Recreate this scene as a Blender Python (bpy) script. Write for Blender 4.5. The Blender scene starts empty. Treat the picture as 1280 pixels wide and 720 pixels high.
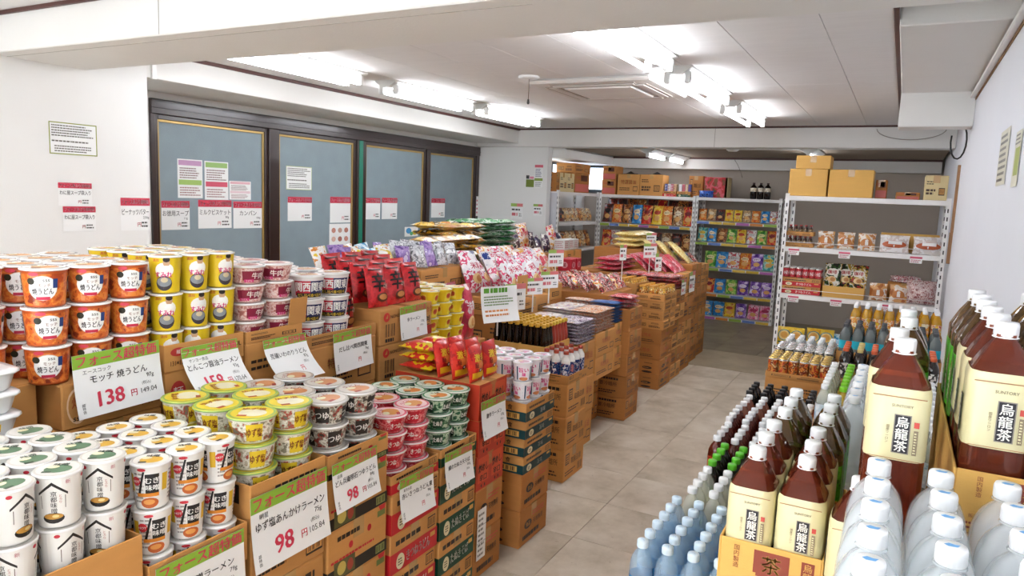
import bpy, math, random
from mathutils import Vector, Matrix
random.seed(11)
SC = bpy.context.scene
COL = SC.collection

# ---------------------------------------------------------------- camera
def make_camera():
    yaw, pitch, roll = -0.49182846, 0.12717022, 0.04030622
    cy, sy, cp, sp = math.cos(yaw), math.sin(yaw), math.cos(pitch), math.sin(pitch)
    f = Vector((sy * cp, cy * cp, -sp)); r = Vector((cy, -sy, 0)); u = r.cross(f)
    c, s = math.cos(roll), math.sin(roll)
    r2 = c * r + s * u; u2 = -s * r + c * u
    cam = bpy.data.cameras.new('camera'); ob = bpy.data.objects.new('camera', cam)
    m = Matrix((r2, u2, -f)).transposed().to_4x4(); m.translation = (0, 0, 1.6)
    ob.matrix_world = m
    cam.sensor_width = 36; cam.lens = 36 * 900.755 / 1280; cam.clip_start = .02; cam.clip_end = 60
    COL.objects.link(ob); SC.camera = ob
make_camera()

# ---------------------------------------------------------------- world, daylight, exposure
W = bpy.data.worlds.new('world'); SC.world = W; W.use_nodes = True
W.node_tree.nodes['Background'].inputs[0].default_value = (.80, .90, 1, 1)
W.node_tree.nodes['Background'].inputs[1].default_value = 1.3
def area_light(name, loc, rot, sx, sy, power, col):
    l = bpy.data.lights.new(name, 'AREA'); l.shape = 'RECTANGLE'; l.size = sx; l.size_y = sy; l.energy = power; l.color = col
    o = bpy.data.objects.new(name, l); o.location = loc; o.rotation_euler = rot; COL.objects.link(o); return o
# daylight entering through the shop front behind the photographer
area_light('shop_front_daylight', (-2.0, -2.62, 1.35), (math.radians(90), 0, math.radians(180)), 4.2, 2.1, 430, (.97, .985, 1))
VS = SC.view_settings
VS.view_transform = 'Standard'; VS.look = 'None'; VS.gamma = 1; VS.use_curve_mapping = False
VS.exposure = 1.65
SC.cycles.max_bounces = 8; SC.cycles.diffuse_bounces = 4; SC.cycles.glossy_bounces = 3
SC.cycles.transmission_bounces = 4; SC.cycles.transparent_max_bounces = 16
SC.cycles.caustics_reflective = False; SC.cycles.caustics_refractive = False
SC.cycles.sample_clamp_indirect = 6
TUBE = 9.5            # emission of the fluorescent tubes

# ---------------------------------------------------------------- materials
def lin(h):
    if isinstance(h, (tuple, list)): return tuple(h[:3])
    h = h.lstrip('#'); o = []
    for i in (0, 2, 4):
        c = int(h[i:i+2], 16) / 255
        o.append(c / 12.92 if c <= .04045 else ((c + .055) / 1.055) ** 2.4)
    return tuple(o)
MATS = {}
def nodes(m):
    m.use_nodes = True
    return m.node_tree.nodes, m.node_tree.links, m.node_tree.nodes['Principled BSDF']
def mixrgb(N, L, a, b, fac, typ='MIX'):
    n = N.new('ShaderNodeMix'); n.data_type = 'RGBA'; n.blend_type = typ
    for s, val in ((6, a), (7, b)):
        if isinstance(val, tuple): n.inputs[s].default_value = (*val[:3], 1)
        else: L.new(val, n.inputs[s])
    if isinstance(fac, (int, float)): n.inputs[0].default_value = fac
    else: L.new(fac, n.inputs[0])
    return n.outputs[2]
def ramp(N, L, src, stops, interp='LINEAR'):
    r = N.new('ShaderNodeValToRGB'); r.color_ramp.interpolation = interp
    e = r.color_ramp.elements
    while len(e) < len(stops): e.new(.5)
    for i, (p, c) in enumerate(stops): e[i].position = p; e[i].color = (*lin(c), 1)
    L.new(src, r.inputs[0]); return r.outputs[0]
def surf(name, col, rough=.5, metal=0, var=.08, scale=8, bump=0, bscale=60, rnd=0, coat=0, stretch=None, spec=.5):
    """plain painted / moulded surface: colour with soft noise variation, optional bump and per-object tint"""
    if name in MATS: return MATS[name]
    m = bpy.data.materials.new(name); N, L, P = nodes(m)
    c = lin(col)
    tc = N.new('ShaderNodeTexCoord'); mp = N.new('ShaderNodeMapping'); L.new(tc.outputs['Object'], mp.inputs[0])
    if stretch: mp.inputs['Scale'].default_value = stretch
    no = N.new('ShaderNodeTexNoise'); no.inputs['Scale'].default_value = scale; no.inputs['Detail'].default_value = 4
    L.new(mp.outputs[0], no.inputs['Vector'])
    lo = tuple(x * (1 - var) for x in c); hi = tuple(min(1, x * (1 + var)) for x in c)
    out = mixrgb(N, L, lo, hi, no.outputs[0])
    if rnd:
        oi = N.new('ShaderNodeObjectInfo'); mr = N.new('ShaderNodeMapRange')
        mr.inputs[3].default_value = 1 - rnd; mr.inputs[4].default_value = 1 + rnd; L.new(oi.outputs['Random'], mr.inputs[0])
        hs = N.new('ShaderNodeHueSaturation'); L.new(mr.outputs[0], hs.inputs['Value']); L.new(out, hs.inputs['Color']); out = hs.outputs[0]
    L.new(out, P.inputs['Base Color'])
    P.inputs['Roughness'].default_value = rough; P.inputs['Metallic'].default_value = metal
    P.inputs['Specular IOR Level'].default_value = spec
    if coat: P.inputs['Coat Weight'].default_value = coat; P.inputs['Coat Roughness'].default_value = .12
    if bump:
        n2 = N.new('ShaderNodeTexNoise'); n2.inputs['Scale'].default_value = bscale; n2.inputs['Detail'].default_value = 3
        L.new(mp.outputs[0], n2.inputs['Vector'])
        b = N.new('ShaderNodeBump'); b.inputs['Strength'].default_value = bump; b.inputs['Distance'].default_value = .004
        L.new(n2.outputs[0], b.inputs['Height']); L.new(b.outputs[0], P.inputs['Normal'])
    MATS[name] = m; return m
def printed(name, cols, scale=40, rough=.3, coat=.3, stretch=(1, 1, 1), bump=.25, rnd=.0, detail=3):
    """busy printed packaging: noise cut into flat patches of the pack's colours"""
    if name in MATS: return MATS[name]
    m = bpy.data.materials.new(name); N, L, P = nodes(m)
    tc = N.new('ShaderNodeTexCoord'); mp = N.new('ShaderNodeMapping'); L.new(tc.outputs['Object'], mp.inputs[0]); mp.inputs['Scale'].default_value = stretch
    oi = N.new('ShaderNodeObjectInfo'); sc = N.new('ShaderNodeMath'); sc.operation = 'MULTIPLY'; sc.inputs[1].default_value = 13
    L.new(oi.outputs['Random'], sc.inputs[0])
    no = N.new('ShaderNodeTexNoise'); no.noise_dimensions = '4D'; no.inputs['Scale'].default_value = scale; no.inputs['Detail'].default_value = detail
    L.new(mp.outputs[0], no.inputs['Vector']); L.new(sc.outputs[0], no.inputs['W'])
    n = len(cols); st = []
    for i, c in enumerate(cols): st.append((0 if i == 0 else .5 + (i / n - .5) * .36, c))
    col = ramp(N, L, no.outputs[0], st, 'CONSTANT')
    if rnd:
        m2 = N.new('ShaderNodeMath'); m2.operation = 'FRACT'; m3 = N.new('ShaderNodeMath'); m3.operation = 'MULTIPLY'; m3.inputs[1].default_value = 7.3; L.new(oi.outputs['Random'], m3.inputs[0]); L.new(m3.outputs[0], m2.inputs[0])
        mr = N.new('ShaderNodeMapRange'); mr.inputs[3].default_value = 1 - rnd; mr.inputs[4].default_value = 1 + rnd*.4; L.new(m2.outputs[0], mr.inputs[0])
        hs = N.new('ShaderNodeHueSaturation'); L.new(mr.outputs[0], hs.inputs['Value']); L.new(col, hs.inputs['Color']); col = hs.outputs[0]
    L.new(col, P.inputs['Base Color']); P.inputs['Roughness'].default_value = rough
    P.inputs['Coat Weight'].default_value = coat; P.inputs['Coat Roughness'].default_value = .1
    if bump:
        n2 = N.new('ShaderNodeTexNoise'); n2.inputs['Scale'].default_value = 45; L.new(tc.outputs['Object'], n2.inputs['Vector'])
        b = N.new('ShaderNodeBump'); b.inputs['Strength'].default_value = bump; b.inputs['Distance'].default_value = .006
        L.new(n2.outputs[0], b.inputs['Height']); L.new(b.outputs[0], P.inputs['Normal'])
    MATS[name] = m; return m
def clear(name, tint, solid, fac, rough=.06):
    """thin clear plastic with liquid: part of the light passes straight through, the rest sees a glossy tinted body"""
    if name in MATS: return MATS[name]
    m = bpy.data.materials.new(name); N, L, P = nodes(m)
    P.inputs['Base Color'].default_value = (*lin(solid), 1); P.inputs['Roughness'].default_value = rough
    P.inputs['Coat Weight'].default_value = .6; P.inputs['Coat Roughness'].default_value = .04
    no = N.new('ShaderNodeTexNoise'); no.inputs['Scale'].default_value = 25
    tc = N.new('ShaderNodeTexCoord'); L.new(tc.outputs['Object'], no.inputs['Vector'])
    b = N.new('ShaderNodeBump'); b.inputs['Strength'].default_value = .25; b.inputs['Distance'].default_value = .006
    L.new(no.outputs[0], b.inputs['Height']); L.new(b.outputs[0], P.inputs['Normal'])
    t = N.new('ShaderNodeBsdfTransparent'); t.inputs[0].default_value = (*lin(tint), 1)
    mx = N.new('ShaderNodeMixShader'); mx.inputs[0].default_value = fac
    L.new(P.outputs[0], mx.inputs[1]); L.new(t.outputs[0], mx.inputs[2])
    L.new(mx.outputs[0], N['Material Output'].inputs['Surface'])
    MATS[name] = m; return m
def emit(name, col, strength):
    if name in MATS: return MATS[name]
    m = bpy.data.materials.new(name); N, L, P = nodes(m)
    P.inputs['Base Color'].default_value = (.9, .9, .9, 1)
    P.inputs['Emission Color'].default_value = (*lin(col), 1); P.inputs['Emission Strength'].default_value = strength
    MATS[name] = m; return m
def ink(col, rough=.45):
    k = 'ink_%s' % (col if isinstance(col, str) else '_'.join('%.2f' % x for x in col)).lstrip('#')
    return surf(k, col, rough, var=.04, scale=30)

# ---------------------------------------------------------------- mesh building
class MB:
    def __init__(s): s.v = []; s.f = []; s.m = []; s.s = []; s.mats = []
    def mi(s, mat):
        if mat not in s.mats: s.mats.append(mat)
        return s.mats.index(mat)
    def add(s, vs, fs, mat, smooth=False):
        b = len(s.v); k = s.mi(mat); s.v += [tuple(p) for p in vs]
        for f in fs: s.f.append(tuple(b + i for i in f)); s.m.append(k); s.s.append(smooth)
    def box(s, x0, x1, y0, y1, z0, z1, mat):
        vs = [(x, y, z) for z in (z0, z1) for y in (y0, y1) for x in (x0, x1)]
        s.add(vs, [(0, 2, 3, 1), (4, 5, 7, 6), (0, 1, 5, 4), (2, 6, 7, 3), (0, 4, 6, 2), (1, 3, 7, 5)], mat)
    def cbox(s, x0, x1, y0, y1, z0, z1, mat, c=.003):
        """box with chamfered edges"""
        if x0 > x1: x0, x1 = x1, x0
        if y0 > y1: y0, y1 = y1, y0
        if z0 > z1: z0, z1 = z1, z0
        c = min(c, (x1-x0)*.45, (y1-y0)*.45, (z1-z0)*.45)
        lo = (x0, y0, z0); hi = (x1, y1, z1); vs = []; idx = {}
        for sx in (0, 1):
            for sy in (0, 1):
                for sz in (0, 1):
                    g = (sx, sy, sz)
                    for ax in range(3):
                        p = []
                        for a in range(3):
                            e = hi[a] if g[a] else lo[a]
                            p.append(e if a == ax else e + (-c if g[a] else c))
                        idx[(g, ax)] = len(vs); vs.append(tuple(p))
        fs = []
        def q(a): fs.append(tuple(a))
        for ax in range(3):
            o = [a for a in range(3) if a != ax]
            for sd in (0, 1):
                r = []
                for (i, j) in ((0, 0), (1, 0), (1, 1), (0, 1)):
                    g = [0, 0, 0]; g[ax] = sd; g[o[0]] = i; g[o[1]] = j; r.append(idx[(tuple(g), ax)])
                q(r)
        for ax in range(3):
            o = [a for a in range(3) if a != ax]
            for i in (0, 1):
                for j in (0, 1):
                    g0 = [0, 0, 0]; g0[o[0]] = i; g0[o[1]] = j; g1 = list(g0); g1[ax] = 1
                    q((idx[(tuple(g0), o[0])], idx[(tuple(g1), o[0])], idx[(tuple(g1), o[1])], idx[(tuple(g0), o[1])]))
        for sx in (0, 1):
            for sy in (0, 1):
                for sz in (0, 1):
                    q([idx[((sx, sy, sz), a)] for a in range(3)])
        ce = Vector(((x0+x1)/2, (y0+y1)/2, (z0+z1)/2)); out = []
        for f in fs:
            p = [Vector(vs[i]) for i in f]; n = (p[1]-p[0]).cross(p[2]-p[0])
            m = sum(p, Vector()) / len(p)
            out.append(f if n.dot(m - ce) > 0 else f[::-1])
        s.add(vs, out, mat)
    def lathe(s, prof, seg, mat, c=(0, 0, 0), sq=0, sx=1, sy=1, smooth=True, close=True):
        """surface of revolution; sq>0 squares the section (superellipse), sx, sy scale it"""
        vs = []; fs = []; n = len(prof)
        for (r, z) in prof:
            for k in range(seg):
                a = 2 * math.pi * (k + .5) / seg; ca, sa = math.cos(a), math.sin(a); q = 1
                if sq:
                    p = 2 + sq; q = (abs(ca) ** p + abs(sa) ** p) ** (-1 / p)
                vs.append((c[0] + r * q * ca * sx, c[1] + r * q * sa * sy, c[2] + z))
        for i in range(n - 1):
            for k in range(seg):
                k2 = (k + 1) % seg
                fs.append((i*seg+k, i*seg+k2, (i+1)*seg+k2, (i+1)*seg+k))
        s.add(vs, fs, mat, smooth)
        if close:
            s.add(vs[:seg], [tuple(range(seg))[::-1]], mat); s.add(vs[-seg:], [tuple(range(seg))], mat)
    def grid(s, fn, nu, nv, mat, smooth=True, flip=False):
        vs = [fn(i / nu, j / nv) for j in range(nv + 1) for i in range(nu + 1)]; fs = []
        for j in range(nv):
            for i in range(nu):
                a = j * (nu + 1) + i; q = (a, a + 1, a + nu + 2, a + nu + 1); fs.append(q[::-1] if flip else q)
        s.add(vs, fs, mat, smooth)
    def tube(s, pts, r, seg, mat):
        vs = []; fs = []; n = len(pts); P = [Vector(p) for p in pts]
        for i, p in enumerate(P):
            d = (P[min(i+1, n-1)] - P[max(i-1, 0)]).normalized()
            a = d.orthogonal().normalized() if i == 0 else (a - d * a.dot(d)).normalized()
            b = d.cross(a)
            for k in range(seg):
                t = 2 * math.pi * k / seg; vs.append(p + r * (math.cos(t) * a + math.sin(t) * b))
        for i in range(n - 1):
            for k in range(seg):
                k2 = (k + 1) % seg; fs.append((i*seg+k, i*seg+k2, (i+1)*seg+k2, (i+1)*seg+k))
        fs.append(tuple(range(seg))[::-1]); fs.append(tuple((n-1)*seg + k for k in range(seg)))
        s.add(vs, fs, mat, True)
    def mesh(s, name):
        me = bpy.data.meshes.new(name); me.from_pydata(s.v, [], s.f)
        for m in s.mats: me.materials.append(m)
        me.polygons.foreach_set('material_index', s.m); me.polygons.foreach_set('use_smooth', s.s)
        me.update(); return me

# ---------------------------------------------------------------- flat print (lettering, shapes) laid on surfaces
GLY = {}
def glyphs(t, bold):
    k = t
    if k not in GLY:
        c = bpy.data.curves.new('lettering', 'FONT'); c.body = t; c.size = 1; c.resolution_u = 2; c.offset = 0
        o = bpy.data.objects.new('lettering', c); me = bpy.data.meshes.new_from_object(o)
        vs = [(v.co.x, v.co.y) for v in me.vertices]; fs = [tuple(p.vertices) for p in me.polygons]
        bpy.data.objects.remove(o); bpy.data.curves.remove(c); bpy.data.meshes.remove(me)
        if vs:
            x0 = min(v[0] for v in vs); x1 = max(v[0] for v in vs); y0 = min(v[1] for v in vs); y1 = max(v[1] for v in vs)
        else: x0 = x1 = y0 = y1 = 0
        GLY[k] = (vs, fs, x0, x1, y0, y1)
    return GLY[k]
class Dec:
    def __init__(s): s.i = []
    def rect(s, x0, y0, x1, y1, c, l=0, n=(1, 1)):
        nu, nv = n; vs = [(x0 + (x1-x0)*i/nu, y0 + (y1-y0)*j/nv) for j in range(nv+1) for i in range(nu+1)]
        fs = [(j*(nu+1)+i, j*(nu+1)+i+1, (j+1)*(nu+1)+i+1, (j+1)*(nu+1)+i) for j in range(nv) for i in range(nu)]
        s.i.append((vs, fs, c, l)); return s
    def ell(s, cx, cy, rx, ry, c, l=0, seg=18):
        vs = [(cx, cy)] + [(cx + rx*math.cos(2*math.pi*k/seg), cy + ry*math.sin(2*math.pi*k/seg)) for k in range(seg)]
        s.i.append((vs, [(0, 1+k, 1+(k+1) % seg) for k in range(seg)], c, l)); return s
    def poly(s, pts, c, l=0):
        s.i.append((list(pts), [tuple(range(len(pts)))], c, l)); return s
    def text(s, t, cx, cy, h, c, l=2, bold=.0, maxw=None, vert=False, rot=0, al='c', sx=1):
        if vert:
            n = len(t)
            for k, ch in enumerate(t): s.text(ch, cx, cy + h * 1.06 * ((n-1)/2 - k), h, c, l, bold, sx=sx)
            return s
        vs, fs, x0, x1, y0, y1 = glyphs(t, bold)
        if not fs: return s
        k = h / .95; w = (x1 - x0) * k * sx; kx = k * sx
        if maxw and w > maxw: kx *= maxw / w; w = maxw
        ox = {'c': -w/2, 'l': 0, 'r': -w}[al]; ca, sa = math.cos(rot), math.sin(rot); o = []
        for (x, y) in vs:
            a = (x - x0) * kx + ox; b = (y + .1) * k - h/2; o.append((cx + a*ca - b*sa, cy + a*sa + b*ca))
        s.i.append((o, fs, c, l))
        if bold > .004:      # heavier strokes: the same glyphs again, shifted a little
            e = min(bold, .05) * h
            for sx_, sy_ in (((1, .5), (-1, -.5)) if bold > .02 else ((1, 0),)): s.i.append(([(x + e*sx_*.6, y + e*sy_*.6) for x, y in o], fs, c, l))
        return s
    def bars(s, x0, y0, x1, y1, c, l=1, n=9):
        w = (x1 - x0) / n
        for k in range(n):
            if k % 3 != 2 or k == n-1: s.rect(x0 + w*k, y0, x0 + w*(k + (.62 if k % 2 else .4)), y1, c, l)
        return s
    def lines(s, x0, y0, x1, y1, c, n=4, l=1, th=.45, seed=1):
        """rows of small print"""
        R = random.Random(seed); h = (y1 - y0) / n
        for r in range(n):
            y = y1 - h * (r + .8); x = x0; e = x0 + (x1-x0) * R.uniform(.72, 1)
            while x < e:
                w = min(h * R.uniform(.5, 1.3), e - x); s.rect(x, y, x + w*.82, y + h*th, c, l); x += w
        return s
    def put(s, mb, mp, off=.0006, step=.0004, du=None):
        """lay the print on a surface; du: cut faces into strips so that they follow a curved surface"""
        for vs, fs, c, l in s.i:
            m = c if isinstance(c, bpy.types.Material) else ink(c)
            if du: vs, fs = strips(vs, fs, du)
            mb.add([mp(x, y, off + step * l) for x, y in vs], fs, m)
        return mb
def strips(vs, fs, du):
    V = list(vs); F = []
    def cut(p, x, keep_less):
        o = []
        for i in range(len(p)):
            a, b = p[i-1], p[i]; ia = (a[0] <= x) == keep_less or a[0] == x; ib = (b[0] <= x) == keep_less or b[0] == x
            if ia != ib and a[0] != b[0]:
                t = (x - a[0]) / (b[0] - a[0]); o.append((x, a[1] + t*(b[1]-a[1])))
            if ib: o.append(b)
        return o
    for f in fs:
        p = [vs[i] for i in f]; x0 = min(q[0] for q in p); x1 = max(q[0] for q in p)
        if x1 - x0 <= du * 1.2: F.append(f); continue
        k0 = math.floor(x0/du); k1 = math.ceil(x1/du)
        for k in range(k0, k1):
            q = cut(cut(p, k*du, False), (k+1)*du, True)
            if len(q) > 2:
                F.append(tuple(range(len(V), len(V)+len(q)))); V += q
    return V, F
def plane_map(o, u, v):
    o, u, v = Vector(o), Vector(u), Vector(v); n = u.cross(v)
    return lambda x, y, d: o + u * x + v * y + n * d

# ---------------------------------------------------------------- scene objects
PROBLEM = []; LONG = []
USED = {}
def tag(o, label=None, cat=None, group=None, kind=None):
    if label:
        if len(label.split()) > 16: LONG.append(label)
        if label in USED and not (group and USED[label] == group): PROBLEM.append(label)
        USED[label] = group; o['label'] = label
    if cat: o['category'] = cat
    if group: o['group'] = group
    if kind: o['kind'] = kind
    return o
def obj(name, me, parent=None, loc=(0, 0, 0), rot=(0, 0, 0)):
    if isinstance(me, MB): me = me.mesh(name)
    o = bpy.data.objects.new(name, me); COL.objects.link(o); o.location = loc; o.rotation_euler = rot
    if parent: o.parent = parent
    return o
def struct(name, mb, label, cat, parent=None, loc=(0, 0, 0)):
    o = obj(name, mb, parent, loc)
    if not parent: tag(o, label, cat, kind='structure')
    return o
class Proto:
    """a kind of thing: its parts are meshes shared by every copy; part = (name, mesh, index of parent part or None)"""
    def __init__(s, name, cat): s.name = name; s.cat = cat; s.parts = []
    def part(s, name, mb, par=None): s.parts.append((name, mb.mesh(name) if isinstance(mb, MB) else mb, par)); return len(s.parts) - 1
def spawn(p, loc, label, rot=(0, 0, 0), group=None, scale=1, skip=()):
    if len(p.parts) == 1:
        o = obj(p.name, p.parts[0][1], None, loc, rot)
    else:
        o = obj(p.name, None, None, loc, rot); o.empty_display_size = .02; made = []
        for i, (n, me, par) in enumerate(p.parts):
            made.append(obj(n, me, o if par is None else made[par]))
    if scale != 1: o.scale = (scale,) * 3 if isinstance(scale, (int, float)) else scale
    tag(o, label, p.cat, group); return o
ORD = ['first', 'second', 'third', 'fourth', 'fifth', 'sixth', 'seventh', 'eighth', 'ninth', 'tenth', 'eleventh', 'twelfth', 'thirteenth', 'fourteenth', 'fifteenth', 'sixteenth']
def nth(k, n=None):
    if n is not None and k == n - 1 and n > 1: return 'last'
    return ORD[k]
def layer_word(k, n):
    """k counted from the bottom"""
    if k == n - 1: return 'top layer'
    if k == 0: return 'bottom layer'
    return ORD[n - 1 - k] + ' layer down'

# ================================================================ THE SETTING
XR, XL, XW = .355, -4.5, -5.15
ZC, YB = 2.47, 8.45
wallm = surf('wall_paint', '#ecebe8', .75, var=.03, scale=2, bump=.15, bscale=120)
coolwall = surf('wall_paint_cool', '#e6e8ee', .75, var=.03, scale=2, bump=.15, bscale=120)
beamm = surf('beam_paint', '#e9e7e3', .7, var=.03, scale=3, bump=.2, bscale=90)
ceilm = surf('ceiling_board_paint', '#eae8e7', .85, var=.05, scale=5, bump=.25, bscale=140, stretch=(1, 6, 1))
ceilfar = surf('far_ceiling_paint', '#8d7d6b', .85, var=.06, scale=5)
trimm = surf('brown_trim', '#4f2a25', .45, var=.2, scale=12, stretch=(1, 8, 1))
framem = surf('window_frame_brown', '#33221f', .28, var=.15, scale=10, coat=.4)
goldm = surf('gold_gasket', '#b89a5e', .35, metal=.5, var=.08)
backm = surf('back_wall_paint', '#b0a599', .8, var=.05, scale=3)
woodm = surf('raw_wood', '#9b7350', .7, var=.2, scale=14, stretch=(1, 1, .1))
whitem = surf('white_plastic', '#f0efec', .4, var=.02)

def floor_material(name, cols, rnd):
    m = bpy.data.materials.new(name); N, L, P = nodes(m)
    tc = N.new('ShaderNodeTexCoord'); oi = N.new('ShaderNodeObjectInfo')
    no = N.new('ShaderNodeTexNoise'); no.noise_dimensions = '4D'; no.inputs['Scale'].default_value = 3.2; no.inputs['Detail'].default_value = 6; no.inputs['Roughness'].default_value = .62
    mu = N.new('ShaderNodeMath'); mu.operation = 'MULTIPLY'; mu.inputs[1].default_value = 20; L.new(oi.outputs['Random'], mu.inputs[0]); L.new(mu.outputs[0], no.inputs['W'])
    L.new(tc.outputs['Object'], no.inputs['Vector'])
    c = ramp(N, L, no.outputs[0], [(.33, cols[0]), (.5, cols[1]), (.64, cols[2])])
    sp = N.new('ShaderNodeTexNoise'); sp.inputs['Scale'].default_value = 14; sp.inputs['Detail'].default_value = 5; L.new(tc.outputs['Object'], sp.inputs['Vector'])
    sm = ramp(N, L, sp.outputs[0], [(0, '#000000'), (.66, '#000000'), (.78, '#ffffff')])
    c = mixrgb(N, L, c, lin(cols[3]), sm)
    mr = N.new('ShaderNodeMapRange'); mr.inputs[3].default_value = 1 - rnd; mr.inputs[4].default_value = 1 + rnd; L.new(oi.outputs['Random'], mr.inputs[0])
    hs = N.new('ShaderNodeHueSaturation'); L.new(mr.outputs[0], hs.inputs['Value']); L.new(c, hs.inputs['Color'])
    L.new(hs.outputs[0], P.inputs['Base Color']); P.inputs['Roughness'].default_value = .42
    return m
tilem = floor_material('vinyl_tile', ['#a3957f', '#c2b5a2', '#d3c9b9', '#7d6c57'], .04)
tilem2 = floor_material('vinyl_tile_brown', ['#6f6552', '#857a63', '#93886f', '#574d3e'], .03)
groutm = surf('floor_joint', '#8f8472', .8)

b = MB(); b.box(XW-.2, XR+.2, -2.9, 10.8, -.12, -.003, groutm)
floor = struct('floor', b, 'pale marbled vinyl tile floor of the shop', 'floor')
def tiles(x0, x1, y0, y1, w, m, nm='floor_tile'):
    g = .0012; me = MB(); me.cbox(g, w-g, g, w-g, -.004, 0, m, .0008); me = me.mesh(nm)
    nx = int(round((x1-x0)/w)); ny = int(round((y1-y0)/w))
    for i in range(nx):
        for j in range(ny): obj(nm, me, floor, (x0 + i*w, y0 + j*w, 0))
tiles(-1.24 - .45*2, .56, 7.08 - .45*13, 7.08, .45, tilem)
b = MB(); b.box(XW, -1.24-.9-.002, -2.7, 7.08, -.004, -.0005, tilem); b.box(-1.24-.9, XR, -2.7, 7.08-.45*13-.002, -.004, -.0005, tilem)
obj('floor_covering', b, floor)
b = MB(); b.box(XW, XR, 7.085, 7.95, -.004, .001, floor_material('vinyl_strip_tan', ['#94876f', '#a89a80', '#b3a68c', '#7d715c'], .02)); obj('threshold_strip', b, floor)
tiles(-2.6, .1, 7.96, 10.66, .45, tilem2, 'back_floor_tile')

# walls
b = MB(); b.box(XL-.7, XL, -2.7, 3.155, 0, 2.6, wallm)
struct('wall_left', b, 'white plastered wall left of the frosted windows', 'wall')
b = MB(); b.box(XW-.12, XW, 3.155, 8.5, 0, .28, wallm); b.box(XW-.12, XW, 3.155, 8.5, 2.231, 2.6, wallm); b.box(XW-.12, XW, 3.155, 3.62, .28, 2.231, wallm)
struct('wall_left_window_recess', b, 'white wall strip around the frosted window row', 'wall')
b = MB(); b.cbox(XW-.12, -4.1, 8.5, 8.62, 0, 2.6, wallm, .004)
struct('wall_pier', b, 'white pier wall with small posters right of the windows', 'wall')
b = MB(); b.box(XR, XR+.15, -2.7, 6.95, 0, 2.6, coolwall); b.box(XR+.03, XR+.15, 6.95, 10.7, 0, 2.6, coolwall)
struct('wall_right', b, 'bluish white plain wall on the right side', 'wall')
b = MB(); b.box(XW, XR+.15, 10.6, 10.7, 0, 2.6, backm)
struct('wall_back', b, 'grey back wall behind the snack racks', 'wall')
b = MB(); b.box(-4.57, -4.45, 8.62, 10.6, 0, 1.70, wallm); b.box(-4.57, -4.45, 8.62, 10.6, 2.11, 2.6, wallm)
struct('wall_left_back', b, 'white side wall of the back area under small windows', 'wall')
b = MB(); b.box(XW, -4.2, -2.8, -2.7, 0, 2.6, wallm); b.box(.1, XR+.15, -2.8, -2.7, 0, 2.6, wallm); b.box(-4.2, .1, -2.8, -2.7, 2.4, 2.6, wallm); b.box(-4.2, .1, -2.8, -2.7, 0, .3, wallm)
struct('wall_front', b, 'white shop front wall behind the photographer', 'wall')

# ceilings: boards with narrow joints under the slab
b = MB(); b.box(XW-.2, XR+.2, -2.9, 10.8, 2.6, 2.7, beamm)
ceiling = struct('ceiling', b, 'off white panelled ceiling between the two beams', 'ceiling')
def boards(x0, x1, y0, y1, z, w, l, m):
    x = x0
    while x < x1 - .02:
        y = y0; xe = min(x + w, x1)
        while y < y1 - .02:
            ye = min(y + l, y1); b = MB(); b.cbox(x+.0012, xe-.0012, y+.0012, ye-.0012, z, z+.02, m, .0015); obj('ceiling_board', b, ceiling); y = ye
        x = xe
boards(-4.52, -.1, 2.74, YB, ZC, .455, 2.9, ceilm)
boards(XL, -.1, -2.7, 2.22, ZC, .91, 2.5, ceilm)
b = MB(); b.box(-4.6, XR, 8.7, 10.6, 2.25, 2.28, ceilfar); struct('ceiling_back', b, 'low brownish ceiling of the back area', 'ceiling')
# beams and soffits
b = MB(); b.cbox(XL-.05, XR, 2.21, 2.75, 2.26, 2.6, beamm, .006); bn = struct('beam_near', b, 'wide white ceiling beam crossing the top of the view', 'beam')
jm = surf('joint_grey', '#a8a39b', .8)  # grey-brown tone of the seams between the beam boards
b = MB(); b.box(-3.06, -3.056, 2.2085, 2.21, 2.265, 2.45, jm); obj('joint_line', b, bn); b = MB(); b.box(XL, -1.2, 2.30, 2.303, 2.2588, 2.2602, jm); obj('joint_line', b, bn)
b = MB(); b.cbox(XW, XR+.03, YB, 8.7, 2.239, 2.6, beamm, .006); bf = struct('beam_far', b, 'white ceiling beam before the back area', 'beam'); b = MB(); b.box(-1.985, -1.98, YB-.0015, YB, 2.245, 2.45, jm); obj('joint_line', b, bf)
b = MB(); b.cbox(XW-.05, -4.52, 3.155, 8.47, 2.285, 2.6, beamm, .005); struct('soffit_left', b, 'white soffit ledge above the frosted windows', 'beam')
b = MB(); b.cbox(-4.53, -4.505, 3.2, 3.235, 2.28, 2.44, whitem, .003); struct('trim_1', b, 'small white corner moulding at the near end of the soffit', 'trim')
b = MB(); b.cbox(-.1, XR, 3.79, 5.9, 2.428, 2.6, beamm, .005); b.cbox(-.1, XR, 5.9, 6.12, 2.195, 2.6, beamm, .005)
struct('soffit_right', b, 'white boxed soffit with a lower end along the right wall', 'beam')
b = MB(); b.cbox(-4.45, -3.95, 8.7, 10.6, 2.12, 2.27, beamm, .004); struct('soffit_left_back', b, 'pale soffit ledge above the small back windows', 'beam')
b = MB(); b.cbox(-3.95, XR, 10.46, 10.6, 2.085, 2.25, beamm, .004); struct('soffit_back', b, 'pale beam along the top of the back wall', 'beam')
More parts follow.
